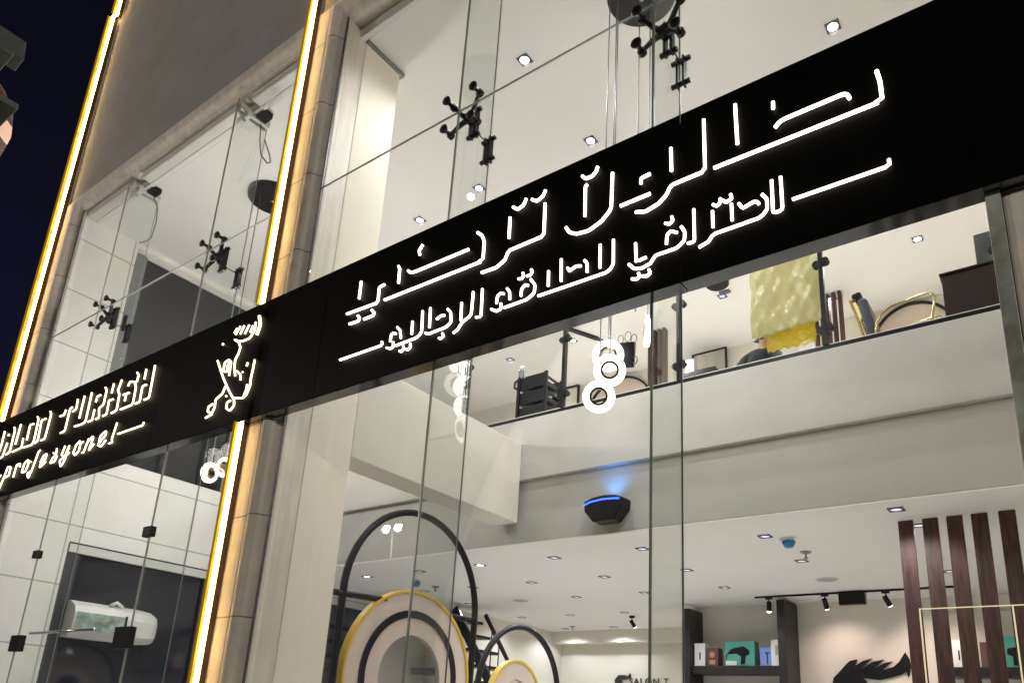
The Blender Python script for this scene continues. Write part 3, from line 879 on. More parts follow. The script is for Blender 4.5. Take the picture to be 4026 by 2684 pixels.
# ------------------------------------------------------------------ canopies with pendant rings
def canopy(x, y, wires, label):
    t = thing('pendant_canopy', label, 'light canopy', (x, y, ZC), 'round pendant canopies')
    MB().lathe([(0.385, -0.003), (0.385, -0.07), (0.375, -0.085), (0.02, -0.085)], (x, y, ZC), 'z', 48).build('canopy_disc', M['dark_steel'], t, bevel=0)
    m = MB()
    m.cyl((x, y, ZC - 0.12), (x, y, ZC - 0.085), 0.03, 12)
    m.build('centre_nut', M['chrome'], t, smooth=True)
    m = MB()
    for (wx, wy, wz) in wires:
        m.cyl((wx, wy, wz), (wx, wy, ZC - 0.08), 0.0065, 6)
    m.build('suspension_wires', M['cable'], t)
    return t


def ring_lamp(c, nrm, label, r=0.15, w=0.062, power=5, m_='ring_light'):
    """ring pendant: glowing annulus with a dark inner rim, facing nrm"""
    c = Vector(c); nrm = Vector(nrm).normalized()
    u = nrm.cross(Vector((0, 0, 1))).normalized(); v = nrm.cross(u)
    t = thing('ring_pendant', label, 'pendant lamp', c, 'glowing ring pendants')
    N = 40
    def loop(rad, d):
        return [c + u * math.cos(2 * math.pi * k / N) * rad + v * math.sin(2 * math.pi * k / N) * rad + nrm * d for k in range(N)]
    MB().ring(loop(r, 0.028), loop(r - w, 0.028), nrm * -0.056).build('diffuser', M[m_], t, bevel=0.012, smooth=False)
    MB().ring(loop(r - w - 0.001, 0.036), loop(r - w - 0.022, 0.036), nrm * -0.072).build('inner_rim', M['gold'], t)
    if power:
        lamp('ring_lamp_glow', 'POINT', c + Vector((0, 0, 0.26)), power, (1.0, 0.96, 0.90), None, 0.12)
    return t


RW = [(-3.39, 5.65, 5.13), (-3.34, 5.60, 4.97), (-3.42, 5.55, 4.72), (-3.05, 5.80, 5.42), (-3.25, 5.92, 5.60), (-2.95, 5.66, 5.3)]
canopy(-3.15, 5.77, RW, 'round dark canopy with thin hanging wires at the top edge, right bay ceiling')
ring_lamp((-3.39, 5.65, 5.03), (0.42, -0.85, -0.32), 'glowing ring lamp at the top of the cluster of three before the balcony')
ring_lamp((-3.34, 5.60, 4.84), (0.5, -0.80, -0.30), 'glowing ring lamp in the middle of the cluster of three before the balcony')
ring_lamp((-3.42, 5.55, 4.57), (0.42, -0.84, -0.30), 'glowing ring lamp lowest in the cluster of three before the balcony')
ring_lamp((-3.05, 5.80, 5.27), (0.90, 0.56, -0.05), 'glowing ring lamp seen edge on as a bright upright bar beside the right glass joint')
ring_lamp((-3.31, 5.92, 5.84), (0.3, -0.8, -0.4), 'glowing ring lamp showing only its lower edge just under the sign', power=60)
LWR = [(-10.06, 5.65, 5.05), (-9.90, 5.78, 5.13), (-9.98, 5.50, 7.0), (-9.80, 5.50, 6.4), (-9.55, 5.70, 7.0), (-9.45, 5.60, 6.6)]
canopy(-9.74, 5.68, LWR, 'round dark canopy with thin hanging wires in the left bay ceiling beside the lit pillar')
ring_lamp((-10.06, 5.65, 4.89), (0.95, 0.30, -0.2), 'glowing ring lamp below the latin sign, left one of the pair by the pillar')
ring_lamp((-9.90, 5.78, 4.985), (0.25, -0.93, -0.15), 'glowing ring lamp below the latin sign, right one of the pair by the pillar')
for k, (x, y, z) in enumerate(((-9.98, 5.50, 6.0), (-9.55, 5.70, 6.15), (-9.45, 5.60, 5.95), (-2.93, 5.62, 6.6), (-2.85, 5.85, 6.9), (-3.0, 6.02, 6.3))):  # ring lamps added out of sight behind the sign as fill light
    ring_lamp((x, y, z), (0.3, -0.9, -0.2), 'unseen fill ring lamp added behind the sign, %s one of the hanging groups' % ordn_(k), power=125 if x < -6 else 28)
t = thing('driver_box', 'small black control box with loops of cable hanging behind the ring lamps', 'control box', (-3.25, 5.72, 5.03))
MB().obox((-3.25, 5.74, 5.04), (0.085, 0.02, -0.006), (-0.005, 0.025, 0), (0.008, 0, 0.125)).build('box', M['black_metal'], t, bevel=0.008)
m = MB()
for dx, dz, rr in ((-0.06, 0.18, 0.05), (0.02, 0.19, 0.055), (0.085, 0.15, 0.05), (0.10, -0.08, 0.04)):
    m.tube([(-3.25 + dx + math.cos(a) * rr * 0.6, 5.74, 5.04 + dz + math.sin(a) * rr) for a in [k * math.pi / 8 for k in range(16)]], 0.005, 5, closed=True)
m.build('cable_loops', M['cable'], t, smooth=True)

# ------------------------------------------------------------------ balcony glass railing
t = thing('balcony_railing', 'glass railing with black posts and oval clamps along the balcony edge', 'railing', (-4, 8.14, 5.85))
posts = (-11.1, -9.28, -7.45, -5.60, -3.82, -2.01, -0.2)
MB().box(-12.9, 0.6, 8.105, 8.175, 5.852, 5.905).build('base_channel', M['black_metal'], t, bevel=0.004)
for x in posts:
    MB().box(x - 0.026, x + 0.026, 8.095, 8.165, 5.906, 7.25).build('post', M['black_metal'], t, bevel=0.004)
    m = MB()
    for z in (6.12, 6.99):
        for sx in (-1, 1):
            m.cyl((x + sx * 0.05, 8.10, z + sx * 0.01), (x + sx * 0.05, 8.17, z + sx * 0.01), 0.045, 14)
            m.box(x + sx * 0.023, x + sx * 0.06, 8.115, 8.155, z - 0.02, z + 0.02)
    m.build('glass_clamps', M['black_metal'], t)
px = (-12.9,) + posts + (0.6,)
for a, b in zip(px, px[1:]):
    g_ = MB().box(a + 0.035, b - 0.035, 8.13, 8.14, 5.925, 7.24).build('railing_pane', M['rail_glass'], t)
    MB().box(a + 0.035, b - 0.035, 8.128, 8.142, 5.918, 5.926).build('pane_edge', M['white_metal'], g_)

# yellow film hung behind the railing
def film(name, x0, x1, z0, z1, y, color, label, slope=0.0, seed=1, alpha=0.25, amp=0.02):
    random.seed(seed)
    nx, nz = 34, 34
    bm = bmesh.new()
    ph = [random.uniform(0, 6.28) for _ in range(8)]
    vs = []
    for i in range(nx + 1):
        for k in range(nz + 1):
            u, w = i / nx, k / nz
            x = x0 + (x1 - x0) * u
            z = z1 + (z0 + slope * (u - 0.5) - z1) * w
            d = amp * (math.sin(9 * u + 4 * w + ph[0]) + 0.7 * math.sin(21 * u - 7 * w + ph[1]) + 0.6 * math.sin(5 * u + 17 * w + ph[2]) + 0.5 * math.sin(33 * u + 19 * w + ph[3]) + 0.35 * math.sin(47 * u - 29 * w + ph[4]))
            if w > 0.96:
                z += 0.012 * math.sin(40 * u + ph[5])
            vs.append(bm.verts.new((x + 0.012 * math.sin(11 * w + ph[6]) * (u - .5), y + d, z)))
    for i in range(nx):
        for k in range(nz):
            a = i * (nz + 1) + k
            bm.faces.new((vs[a], vs[a + 1], vs[a + nz + 2], vs[a + nz + 1]))
    me = bpy.data.meshes.new(name)
    bm.to_mesh(me); bm.free()
    for p in me.polygons:
        p.use_smooth = True
    o = bpy.data.objects.new(name, me)
    COL.objects.link(o)
    sd = o.modifiers.new('thickness', 'SOLIDIFY'); sd.thickness = 0.002
    m_ = bpy.data.materials.new(name + '_film')
    m_.use_nodes = True
    nt = m_.node_tree
    p = nt.nodes["Principled BSDF"]
    p.inputs["Base Color"].default_value = (*color, 1)
    p.inputs["Roughness"].default_value = 0.28
    tr = nt.nodes.new("ShaderNodeBsdfTransparent"); tr.inputs[0].default_value = (color[0] ** .4, color[1] ** .4, color[2] ** .4, 1)
    tl = nt.nodes.new("ShaderNodeBsdfTranslucent"); tl.inputs[0].default_value = (*color, 1)
    a1 = nt.nodes.new("ShaderNodeMixShader"); a1.inputs[0].default_value = 0.45
    a2 = nt.nodes.new("ShaderNodeMixShader"); a2.inputs[0].default_value = alpha
    nt.links.new(p.outputs[0], a1.inputs[1]); nt.links.new(tl.outputs[0], a1.inputs[2])
    nt.links.new(a1.outputs[0], a2.inputs[1]); nt.links.new(tr.outputs[0], a2.inputs[2])
    nt.links.new(a2.outputs[0], nt.nodes["Material Output"].inputs[0])
    no = nt.nodes.new("ShaderNodeTexNoise"); no.inputs["Scale"].default_value = 3.2; no.inputs["Detail"].default_value = 4; no.inputs["Distortion"].default_value = 4.0
    bp = nt.nodes.new("ShaderNodeBump"); bp.inputs["Strength"].default_value = 0.3; bp.inputs["Distance"].default_value = 0.04
    tco = nt.nodes.new("ShaderNodeTexCoord")
    nt.links.new(tco.outputs["Object"], no.inputs["Vector"]); nt.links.new(no.outputs["Fac"], bp.inputs["Height"]); nt.links.new(bp.outputs[0], p.inputs["Normal"])
    me.materials.append(m_)
    tag(o, label, 'plastic sheet', 'yellow plastic sheets on the railing')
    return o


film('plastic_sheet', -2.90, -2.03, 6.30, 7.24, 8.23, (0.56, 0.52, 0.29), 'large crumpled pale yellow plastic sheet hanging behind the railing left of the gold chair', 0.04, 3, 0.15, 0.010)
film('plastic_sheet', -2.75, -2.16, 6.10, 6.44, 8.32, (0.62, 0.50, 0.07), 'deep yellow lower fold of plastic below the large pale sheet', 0.0, 5, 0.35, 0.010)
# ------------------------------------------------------------------ things on the mezzanine
# rack of black crates
t = thing('crate_rack', 'black plastic crate rack standing behind the railing at the left', 'rack', (-6.4, 8.75, 5.0))
m = MB()
for x in (-6.76, -6.24):
    for y in (8.58, 9.0):
        m.box(x - 0.025, x + 0.025, y - 0.02, y + 0.02, 5.0, 6.84)
m.build('frame_posts', M['black_plastic'], t, bevel=0.004)
for z in (5.1, 5.45, 5.8, 6.12, 6.37, 6.62):
    c = MB()
    c.box(-6.73, -6.27, 8.59, 8.61, z, z + 0.20 if z < 6.6 else z + 0.22)
    c.box(-6.73, -6.27, 8.97, 8.99, z, z + 0.2)
    c.box(-6.27, -6.25, 8.60, 8.99, z, z + 0.08)
    c.box(-6.27, -6.25, 8.60, 8.99, z + 0.13, z + 0.17)
    c.box(-6.75, -6.73, 8.60, 8.99, z, z + 0.2)
    c.box(-6.73, -6.27, 8.61, 8.97, z, z + 0.02)
    c.build('crate', M['black_plastic'], t, bevel=0.005)
MB().tube([(-6.80, 8.6, 6.66), (-6.86, 8.6, 6.70), (-6.86, 8.6, 6.79), (-6.78, 8.6, 6.82)], 0.02, 8).build('handle', M['black_plastic'], t, smooth=True)
t = thing('spray_bottle', 'clear water spray bottle standing on the corner of the crate rack', 'bottle', (-6.74, 8.6, 6.845))
MB().lathe([(0.042, 0.0), (0.045, 0.02), (0.045, 0.10), (0.02, 0.15), (0.016, 0.17)], (-6.74, 8.6, 6.845), 'z', 14).build('bottle_body', glass_mat('bottle_plastic', (0.72, 0.76, 0.86), 1.0, 0.1), t, smooth=True)
MB().box(-6.765, -6.69, 8.585, 8.615, 7.015, 7.05).cyl((-6.74, 8.6, 6.99), (-6.74, 8.6, 7.02), 0.02, 10).build('spray_head', M['white_box'], t, bevel=0.004)


# barber chair in gold and blue-grey leather
t = thing('barber_chair', 'gold framed barber chair with blue grey back and black headrest behind the railing', 'barber chair', (-1.3, 8.7, 5.0))
MB().obox((-1.62, 8.75, 6.30), (0.055, 0, 0.012), (0, 0.24, 0), (-0.065, 0, 0.33)).build('backrest', M['leather'], t, bevel=0.04)
MB().obox((-1.745, 8.75, 6.70), (0.055, 0, 0.012), (0, 0.13, 0), (-0.018, 0, 0.085)).build('headrest', M['black_plastic'], t, bevel=0.03)
m = MB()
for y in (8.50, 9.0):
    m.tube([(-1.80, y, 6.62), (-1.73, y, 6.35), (-1.66, y, 6.0), (-1.55, y, 5.75)], 0.015, 8)
m.box(-1.80, -1.74, 8.5, 9.0, 6.58, 6.62)
m.build('back_frame', M['gold'], t, smooth=False)
MB().box(-1.55, -0.95, 8.52, 8.98, 5.55, 5.70).build('seat', M['leather'], t, bevel=0.04)
for y in (8.46, 9.04):
    MB().tube([(-1.56, y, 6.02), (-1.52, y, 6.22), (-1.47, y, 6.32), (-1.36, y, 6.385), (-1.2, y, 6.41), (-1.05, y, 6.43), (-0.95, y, 6.43), (-0.915, y, 6.38), (-0.93, y, 6.28), (-0.965, y, 6.12), (-0.96, y, 5.75)], 0.015, 8).build('armrest', M['gold'], t, smooth=True)
MB().lathe([(0.30, 0.0), (0.30, 0.04), (0.09, 0.08), (0.06, 0.12), (0.06, 0.55)], (-1.25, 8.75, 5.002), 'z', 24).build('pedestal', M['gold'], t, smooth=True)

t = thing('cabinet', 'tall dark brown cabinet at the right end of the balcony', 'cabinet', (-0.65, 9.2, 5.0))
MB().box(-0.885, -0.05, 9.0, 9.42, 5.0, 6.92).build('carcass', M['brown_cab'], t, bevel=0.004)
MB().box(-0.905, -0.03, 8.98, 9.44, 6.921, 6.945).build('cabinet_top', M['brown_cab'], t, bevel=0.004)
t = thing('speaker_box', 'dark grey green box standing on the brown cabinet', 'speaker', (-0.45, 9.2, 6.945))
MB().box(-0.515, -0.15, 9.03, 9.3, 6.947, 7.36).build('speaker_body', mat('dark_green_grey', (0.03, 0.036, 0.036), 0.5, var=0.4, scale=8), t, bevel=0.008)
MB().cyl((-0.33, 9.02, 7.10), (-0.33, 9.029, 7.10), 0.06, 20).cyl((-0.33, 9.02, 7.25), (-0.33, 9.029, 7.25), 0.035, 16).build('speaker_cone', M['black_plastic'], t)


def mirror(x0, x1, z0, z1, y, label, arch=True, th=0.045):
    t = thing('wall_mirror', label, 'mirror', ((x0 + x1) / 2, y, z0), 'black framed mirrors on the upper back wall')
    c, r = (x0 + x1) / 2, (x1 - x0) / 2
    if arch:
        k = 24
        out = [(x0, z0)] + [(c - r * math.cos(math.pi * i / k), z1 - r + r * math.sin(math.pi * i / k)) for i in range(k + 1)] + [(x1, z0)]
        ri = r - th
        inn = [(x0 + th, z0)] + [(c - ri * math.cos(math.pi * i / k), z1 - r + ri * math.sin(math.pi * i / k)) for i in range(k + 1)] + [(x1 - th, z0)]
        out = [p for p in out]
    else:
        out = [(x0, z0), (x0, z1), (x1, z1), (x1, z0)]
        inn = [(x0 + th, z0), (x0 + th, z1 - th), (x1 - th, z1 - th), (x1 - th, z0)]
    MB().ring([(a, y, b) for a, b in out], [(a, y, b) for a, b in inn], (0, 0.06, 0), closed=False).build('frame', M['dark_steel'], t)
    MB().prism(inn, lambda p: (p[0], y + 0.045, p[1]), lambda p: (p[0], y + 0.058, p[1])).build('mirror_glass', M['beige_panel'] if arch else M['wall_paint'], t)


mirror(-2.62, -1.22, 6.2, 9.50, 13.98, 'black framed arched mirror on the upper back wall behind the gold chair')
mirror(-8.95, -7.20, 6.2, 9.47, 13.98, 'black framed arched mirror on the upper back wall behind the ring lamps')
mirror(-6.27, -5.49, 6.2, 9.56, 13.98, 'black framed rectangular mirror on the upper back wall between post and person', False, 0.03)
mirror(-9.95, -9.20, 6.2, 9.54, 13.98, 'black framed rectangular mirror on the upper back wall right of the crate rack', False, 0.03)
# slatted wooden screen on the mezzanine; second set stands in for a fin reflection
for x0, n_, y0, lab in ((-3.40, 5, 13.0, 'brown slatted screen on the mezzanine seen beside the gold chair'), (-6.62, 4, 12.6, 'brown slats standing in for a reflection in the glass fin, right of the ring lamps')):
    m = MB()
    for k in range(n_):
        m.box(x0 + k * 0.11, x0 + k * 0.11 + 0.055, y0, y0 + 0.14, 5.0, 9.549)
    tag(m.build('slatted_screen', M['walnut'], bevel=0.003), lab, 'screen', 'slatted screens upstairs')
# black round spotlight canopy and dark track upstairs
t = thing('ceiling_disc', 'round dark disc on the ceiling left of the large yellow sheet', 'ceiling fixture', (-4.70, 11.62, ZC))
MB().lathe([(0.21, 0.0), (0.21, -0.05), (0.19, -0.07), (0.02, -0.07)], (-4.70, 11.62, ZC - 0.002), 'z', 32).build('disc', M['black_metal'], t)
MB().box(-4.80, -4.60, 11.93, 12.03, ZC - 0.03, ZC - 0.002).build('junction_plate', M['bezel'], t)
t = thing('ceiling_track', 'dark track rail on the upper ceiling left of the ring lamps', 'track rail', (-7.8, 12.0, ZC))
MB().obox((-7.79, 11.95, ZC - 0.03), (0.15, 0.33, 0), (0.04, -0.018, 0), (0, 0, 0.028)).build('rail', M['black_metal'], t)
MB().obox((-7.615, 12.37, ZC - 0.025), (0.05, 0.12, 0), (0.022, -0.01, 0), (0, 0, 0.02)).build('end_feed', M['black_metal'], t)

# small shelf with a carton and a plant between the posts, far upstairs
t = thing('wall_shelf', 'long dark wall shelf low behind the railing, left of the person', 'shelf', (-6.0, 13.6, 8.95))
MB().box(-6.25, -5.55, 13.5, 13.97, 8.80, 8.90).build('shelf_board', M['dark_wood'], t, bevel=0.006)
o = MB().box(-6.22, -6.02, 13.52, 13.7, 8.902, 9.20).build('carton', M['white_box'], bevel=0.004)
tag(o, 'small white carton on the dark shelf beside the railing post', 'carton')

# ------------------------------------------------------------------ balcony lamp (black, blue light)
t = thing('balcony_wall_lamp', 'black half bowl wall lamp with a blue light line on the balcony front', 'wall lamp', (-4.77, 8.0, 4.3))
poly = [(-5.065, 4.40), (-5.05, 4.27), (-4.93, 4.13), (-4.90, 4.118), (-4.64, 4.118), (-4.61, 4.13), (-4.49, 4.27), (-4.475, 4.40), (-4.60, 4.445), (-4.77, 4.46), (-4.94, 4.445)]
MB().prism(poly, lambda p: (-4.77 + (p[0] + 4.77) * 0.97, 7.90, p[1]), lambda p: (p[0], 8.12, p[1])).build('lamp_body', M['black_plastic'], t, bevel=0.02)
m = MB()
m.tube([(-5.035, 7.893, 4.352), (-4.95, 7.893, 4.382), (-4.77, 7.893, 4.398), (-4.59, 7.893, 4.388), (-4.53, 7.893, 4.378)], 0.011, 8)
m.build('light_line', M['blue_led'], t, smooth=True)
lamp('blue_uplight', 'SPOT', (-4.74, 8.03, 4.475), 14.0, (0.05, 0.32, 1.0), (-4.72, 8.16, 5.0), 0.10, 150, 1.0)

# ------------------------------------------------------------------ steel arches with round panels
def arch(yc, zc, r, label, panel, xc=-6.45):
    t = thing('steel_arch', label, 'arch', (xc, yc, 0), 'steel arch screens')
    k = 36
    path = [(xc, yc - r, 0.02)] + [(xc, yc - r * math.cos(math.pi * i / k), zc + r * math.sin(math.pi * i / k)) for i in range(k + 1)] + [(xc, yc + r, 0.02)]
    MB().tube(path, 0.042, 10).build('arch_tube', M['dark_steel'], t, smooth=True)
    py, pz, ro, rb, ri = panel
    N = 48
    def loop(rad, x):
        return [(x, py + rad * math.cos(2 * math.pi * i / N), pz + rad * math.sin(2 * math.pi * i / N)) for i in range(N)]
    MB().ring(loop(ro, xc + 0.05), loop(ro - 0.035, xc + 0.05), (-0.10, 0, 0)).build('yellow_rim', M['yellow_trim'], t, bevel=0.006)
    MB().ring(loop(ro - 0.036, xc + 0.03), loop(ri, xc + 0.03), (-0.06, 0, 0)).build('round_panel', M['beige_panel'], t)
    if rb:
        MB().ring(loop(rb, xc + 0.046), loop(rb - 0.085, xc + 0.046), (-0.0155, 0, 0)).build('dark_band', M['dark_steel'], t, bevel=0.004)
    MB().cyl((xc - 0.012, py, pz), (xc - 0.004, py, pz), ri, 48).build('mirror_disc', M['mirror'], t)
    return t


t = arch(6.46, 2.92, 1.10, 'large black steel arch with a round beige panel rimmed in yellow', (6.46, 2.06, 1.02, 0.785, 0.50))
MB().cyl((-6.45, 5.07, 2.86), (-6.45, 5.98, 2.90), 0.036, 10).cyl((-6.45, 7.16, 2.88), (-6.45, 7.56, 2.88), 0.036, 10).build('cross_bar', M['dark_steel'], t, smooth=True)
arch(8.63, 2.02, 0.92, 'smaller black steel arch further back with the top of a round yellow rimmed panel', (8.50, 1.92, 0.56, 0, 0.30))

# ------------------------------------------------------------------ staircase at the back
t = thing('staircase', 'black steel staircase with handrail against the bright stair wall behind the arches', 'staircase', (-10, 12, 0))
MB().obox((-9.95, 12.0, 2.72), (0.86, 0, -1.20), (0, 0.025, 0), (0.075, 0, 0.055)).build('stringer', M['dark_steel'], t)
MB().obox((-9.15, 12.0, 2.60), (0.80, 0, -1.15), (0, 0.02, 0), (0.030, 0, 0.022)).build('handrail', M['dark_steel'], t)
m = MB()
for k in range(7):
    f = k / 6
    m.box(-9.75 + f * 1.2 - 0.008, -9.75 + f * 1.2 + 0.008, 11.99, 12.01, 2.55 - f * 1.6, 3.48 - f * 1.72)
m.build('balusters', M['dark_steel'], t)
for k in range(8):
    f = k / 7
    z = 3.72 - f * 2.3
    x = -10.72 + f * 1.65
    MB().box(x - 0.34, x - 0.02, 11.97, 12.9, z - 0.03, z + 0.03).build('tread', M['dark_steel'], t, bevel=0.004)

# ------------------------------------------------------------------ wooden slats at right
for k, x in enumerate((-1.522, -1.276, -1.040, -0.805, -0.553, -0.318)):
    t = tag(MB().box(x - 0.077, x + 0.077, 9.04, 9.085, 0.022, ZG - 0.001).build('wooden_slat', M['walnut'], bevel=0.004),
            'tall brown wooden slat hanging below the ceiling, %s from the left' % ordn[k], 'wooden slat', 'tall wooden slats at right')

# lit frame behind the slats
t = thing('lit_frame', 'thin glass screen with warm lit edges standing in front of the wooden slats', 'glass screen', (-1.1, 8.8, 0))
fm = MB()
fm.box(-1.43, 0.5, 8.79, 8.806, 2.994, 3.004)
fm.box(-1.43, -1.416, 8.79, 8.806, 0.3, 2.991)
fm.box(-0.60, -0.586, 8.79, 8.806, 0.3, 2.991)
fm.build('lit_edge', M['warm_line'], t)
MB().box(-1.41, 0.49, 8.794, 8.802, 0.3, 2.99).build('glass_sheet', M['rail_glass'], t)

# ------------------------------------------------------------------ track lights on the ground floor
t = thing('track_light', 'black ceiling track with adjustable spots above the pink lit wall', 'track light', (-3.2, 13.15, ZG))
MB().box(-4.75, -1.50, 13.13, 13.165, ZG - 0.034, ZG - 0.002).build('track_rail', M['black_metal'], t, bevel=0.003)
MB().box(-3.31, -2.90, 13.06, 13.18, 3.80, ZG - 0.036).build('power_box', M['black_metal'], t, bevel=0.006)
def spot_head(t, x, y, z, dirv, on):
    MB().box(x - 0.06, x + 0.06, y - 0.016, y + 0.016, z - 0.03, z).cyl((x, y, z - 0.03), (x, y, z - 0.10), 0.012, 8).build('spot_bracket', M['black_metal'], t)
    c = Vector((x, y, z - 0.12)); d = Vector(dirv).normalized()
    s_ = MB().cyl(c - d * 0.05, c + d * 0.13, 0.042, 16).build('spot_head', M['black_metal'], t, bevel=0.004)
    if on:
        MB().cyl(c + d * 0.128, c + d * 0.134, 0.036, 16).build('spot_lens', M['lens'], s_)
        lamp('track_spot', 'SPOT', c + d * 0.16, on, (1.0, 0.74, 0.69), c + d * 3, 0.04, 112, 0.9)
spot_head(t, -4.50, 13.15, ZG - 0.034, (0.02, -0.1, -1), 8)
spot_head(t, -3.55, 13.15, ZG - 0.034, (0.05, 0.70, -1), 42)
spot_head(t, -2.60, 13.15, ZG - 0.034, (0.40, 0.65, -1), 42)
spot_head(t, -1.80, 13.15, ZG - 0.034, (0.1, 0.5, -1), 30)
t = thing('rear_spotlight', 'single black spotlight on the ceiling over the small wall lettering', 'spotlight', (-8.0, 14.6, ZG))
MB().cyl((-8.0, 14.6, ZG - 0.02), (-8.0, 14.6, ZG - 0.002), 0.06, 16).build('spot_base', M['black_metal'], t)
spot_head(t, -8.0, 14.6, ZG - 0.02, (0.35, 0.45, -0.8), 90)
t = thing('rear_spotlight', 'small bright spot lamp seen beside the first wooden slat', 'spotlight', (-1.72, 10.4, 3.2))
MB().cyl((-1.72, 10.4, ZG - 0.002), (-1.72, 10.4, 3.14), 0.006, 6).build('drop_cord', M['black_metal'], t)
MB().cyl((-1.72, 10.4, 3.14), (-1.72, 10.4, 3.05), 0.03, 12).build('spot_head', M['black_metal'], t)
MB().lathe([(0.028, 3.05), (0.03, 3.03), (0.015, 3.0), (0.004, 2.985)], (-1.72, 10.4, 0), 'z', 12).build('spot_lens', M['lens'], t, smooth=True)

# ------------------------------------------------------------------ shelf unit with boxed goods
t = thing('shelf_unit', 'dark wooden shelf unit between black uprights on the ground floor back wall', 'shelf', (-5.3, 13.8, 0))
MB().box(-6.29, -6.14, 13.45, 14.07, 0.02, 3.93).build('upright', M['dark_wood'], t, bevel=0.004)
MB().box(-4.44, -4.30, 13.35, 14.07, 0.02, 3.99).build('upright', M['dark_wood'], t, bevel=0.004)
for z in (1.9, 2.80):
    MB().box(-6.139, -4.441, 13.55, 14.07, z - 0.07, z + 0.07).build('shelf_board', M['dark_wood'], t, bevel=0.006)
ZS0 = 2.872
def goods(name, x0, x1, h, m_, label, y0=13.62, d=0.22, z0=ZS0):
    t = thing(name, label, 'box', ((x0 + x1) / 2, y0, z0), 'boxed goods on the shelves')
    MB().box(x0, x1, y0, y0 + d, z0, z0 + h).build('carton', m_, t, bevel=0.004)
    return t
t = goods('product_box', -6.12, -5.91, 0.42, M['white_box'], 'tall white box with a small dark mark, leftmost on the dark shelf')
MB().box(-6.02, -5.995, 13.612, 13.619, 2.99, 3.12).build('printed_mark', M['black_plastic'], t)
t = goods('product_box', -5.88, -5.65, 0.33, M['brown_box'], 'dark reddish box with a portrait print beside the tall white box')
MB().lathe([(0.055, -0.004), (0.055, 0.0), (0.02, 0.002)], (-5.765, 13.616, 3.075), 'y', 16).box(-5.82, -5.71, 13.613, 13.618, 2.90, 2.98).build('portrait_print', M['skin_print'], t)
t = goods('product_box', -5.52, -4.96, 0.44, M['teal_box'], 'wide teal box with a dark hair dryer print on the shelf')
dr = [(-5.40, 3.17), (-5.30, 3.20), (-5.16, 3.22), (-5.06, 3.15), (-5.05, 3.08), (-5.12, 3.05), (-5.14, 2.90), (-5.22, 2.90), (-5.21, 3.04), (-5.30, 3.09), (-5.47, 3.08), (-5.49, 2.98), (-5.50, 3.06)]
MB().prism(dr, lambda p: (p[0], 13.611, p[1]), lambda p: (p[0], 13.619, p[1])).build('dryer_print', M['black_plastic'], t)
MB().box(-5.50, -5.30, 13.612, 13.6195, 2.885, 2.96).build('label_print', M['white_box'], t)
t = goods('product_box', -4.86, -4.66, 0.32, M['blue_box'], 'blue and white box with a dark clipper print on the shelf')
MB().box(-4.74, -4.715, 13.611, 13.619, 2.90, 3.08).box(-4.765, -4.69, 13.611, 13.619, 3.08, 3.11).build('clipper_print', M['leather'], t)
t = goods('product_box', -4.645, -4.46, 0.45, M['white_box'], 'tall white box with grey lettering at the right end of the dark shelf', 13.58, 0.3)
MB().box(-4.57, -4.52, 13.571, 13.579, 3.05, 3.22).build('printed_mark', M['grey_disc'], t)
# second shelf seen between the slats
t = thing('shelf_unit', 'dark shelf seen between the wooden slats at far right', 'shelf', (-1.0, 13.8, 0))
MB().box(-1.86, 0.55, 13.55, 14.07, 2.70, 2.84).build('shelf_board', M['dark_wood'], t, bevel=0.006)
MB().box(-1.86, 0.55, 14.04, 14.075, 2.1, 3.75).build('back_panel', M['wall_paint'], t)
t = goods('product_box', -1.80, -1.62, 0.42, M['white_box'], 'white box with a dark mark seen between the second and third slats', z0=2.842)
MB().box(-1.72, -1.70, 13.612, 13.619, 2.95, 3.10).build('printed_mark', M['black_plastic'], t)
goods('product_box', -1.42, -1.33, 0.38, M['brown_box'], 'narrow reddish box seen just right of the third slat', z0=2.842)
t = goods('product_box', -1.09, -0.75, 0.46, M['teal_box'], 'teal box with a dark hair dryer print seen beside the last slat', z0=2.842)
MB().prism([(-1.06, 3.12), (-0.93, 3.14), (-0.88, 3.05), (-0.95, 2.98), (-0.95, 2.87), (-1.0, 2.87), (-1.0, 3.0), (-1.07, 3.04)], lambda p: (p[0], 13.611, p[1]), lambda p: (p[0], 13.619, p[1])).build('dryer_print', M['black_plastic'], t)

# dark wood hair emblem on the lit wall
hair = [(-3.747, 2.612), (-3.729, 2.706), (-3.625, 2.805), (-3.534, 2.904), (-3.444, 2.991), (-3.323, 3.015), (-3.366, 2.904), (-3.23, 2.989), (-3.086, 3.03), (-3.187, 2.928), (-3.3, 2.831), (-3.067, 2.976), (-2.891, 3.012), (-3.002, 2.915), (-3.124, 2.831), (-2.896, 2.951), (-2.758, 2.98), (-2.867, 2.891), (-2.94, 2.831), (-2.753, 2.891), (-2.657, 2.974), (-2.555, 3.129), (-2.497, 3.021), (-2.481, 2.902), (-2.506, 2.785), (-2.534, 2.714), (-2.559, 2.808), (-2.652, 2.76), (-2.813, 2.712), (-2.974, 2.675), (-3.112, 2.686), (-3.25, 2.709), (-3.163, 2.618), (-3.122, 2.542), (-3.362, 2.442), (-3.697, 2.436)]
o = MB().prism(hair, lambda p: (p[0], 14.045, p[1]), lambda p: (p[0], 14.075, p[1])).build('wall_emblem', M['black_plastic'])
tag(o, 'big dark cut out of swept back hair on the pink lit wall', 'wall emblem', 'hair emblems on the walls')
t = thing('wall_lettering', 'small dark wall sign with a hair emblem and lettering on the far rear wall', 'wall sign', (-9.2, 16.97, 2.8))
s_ = 0.36
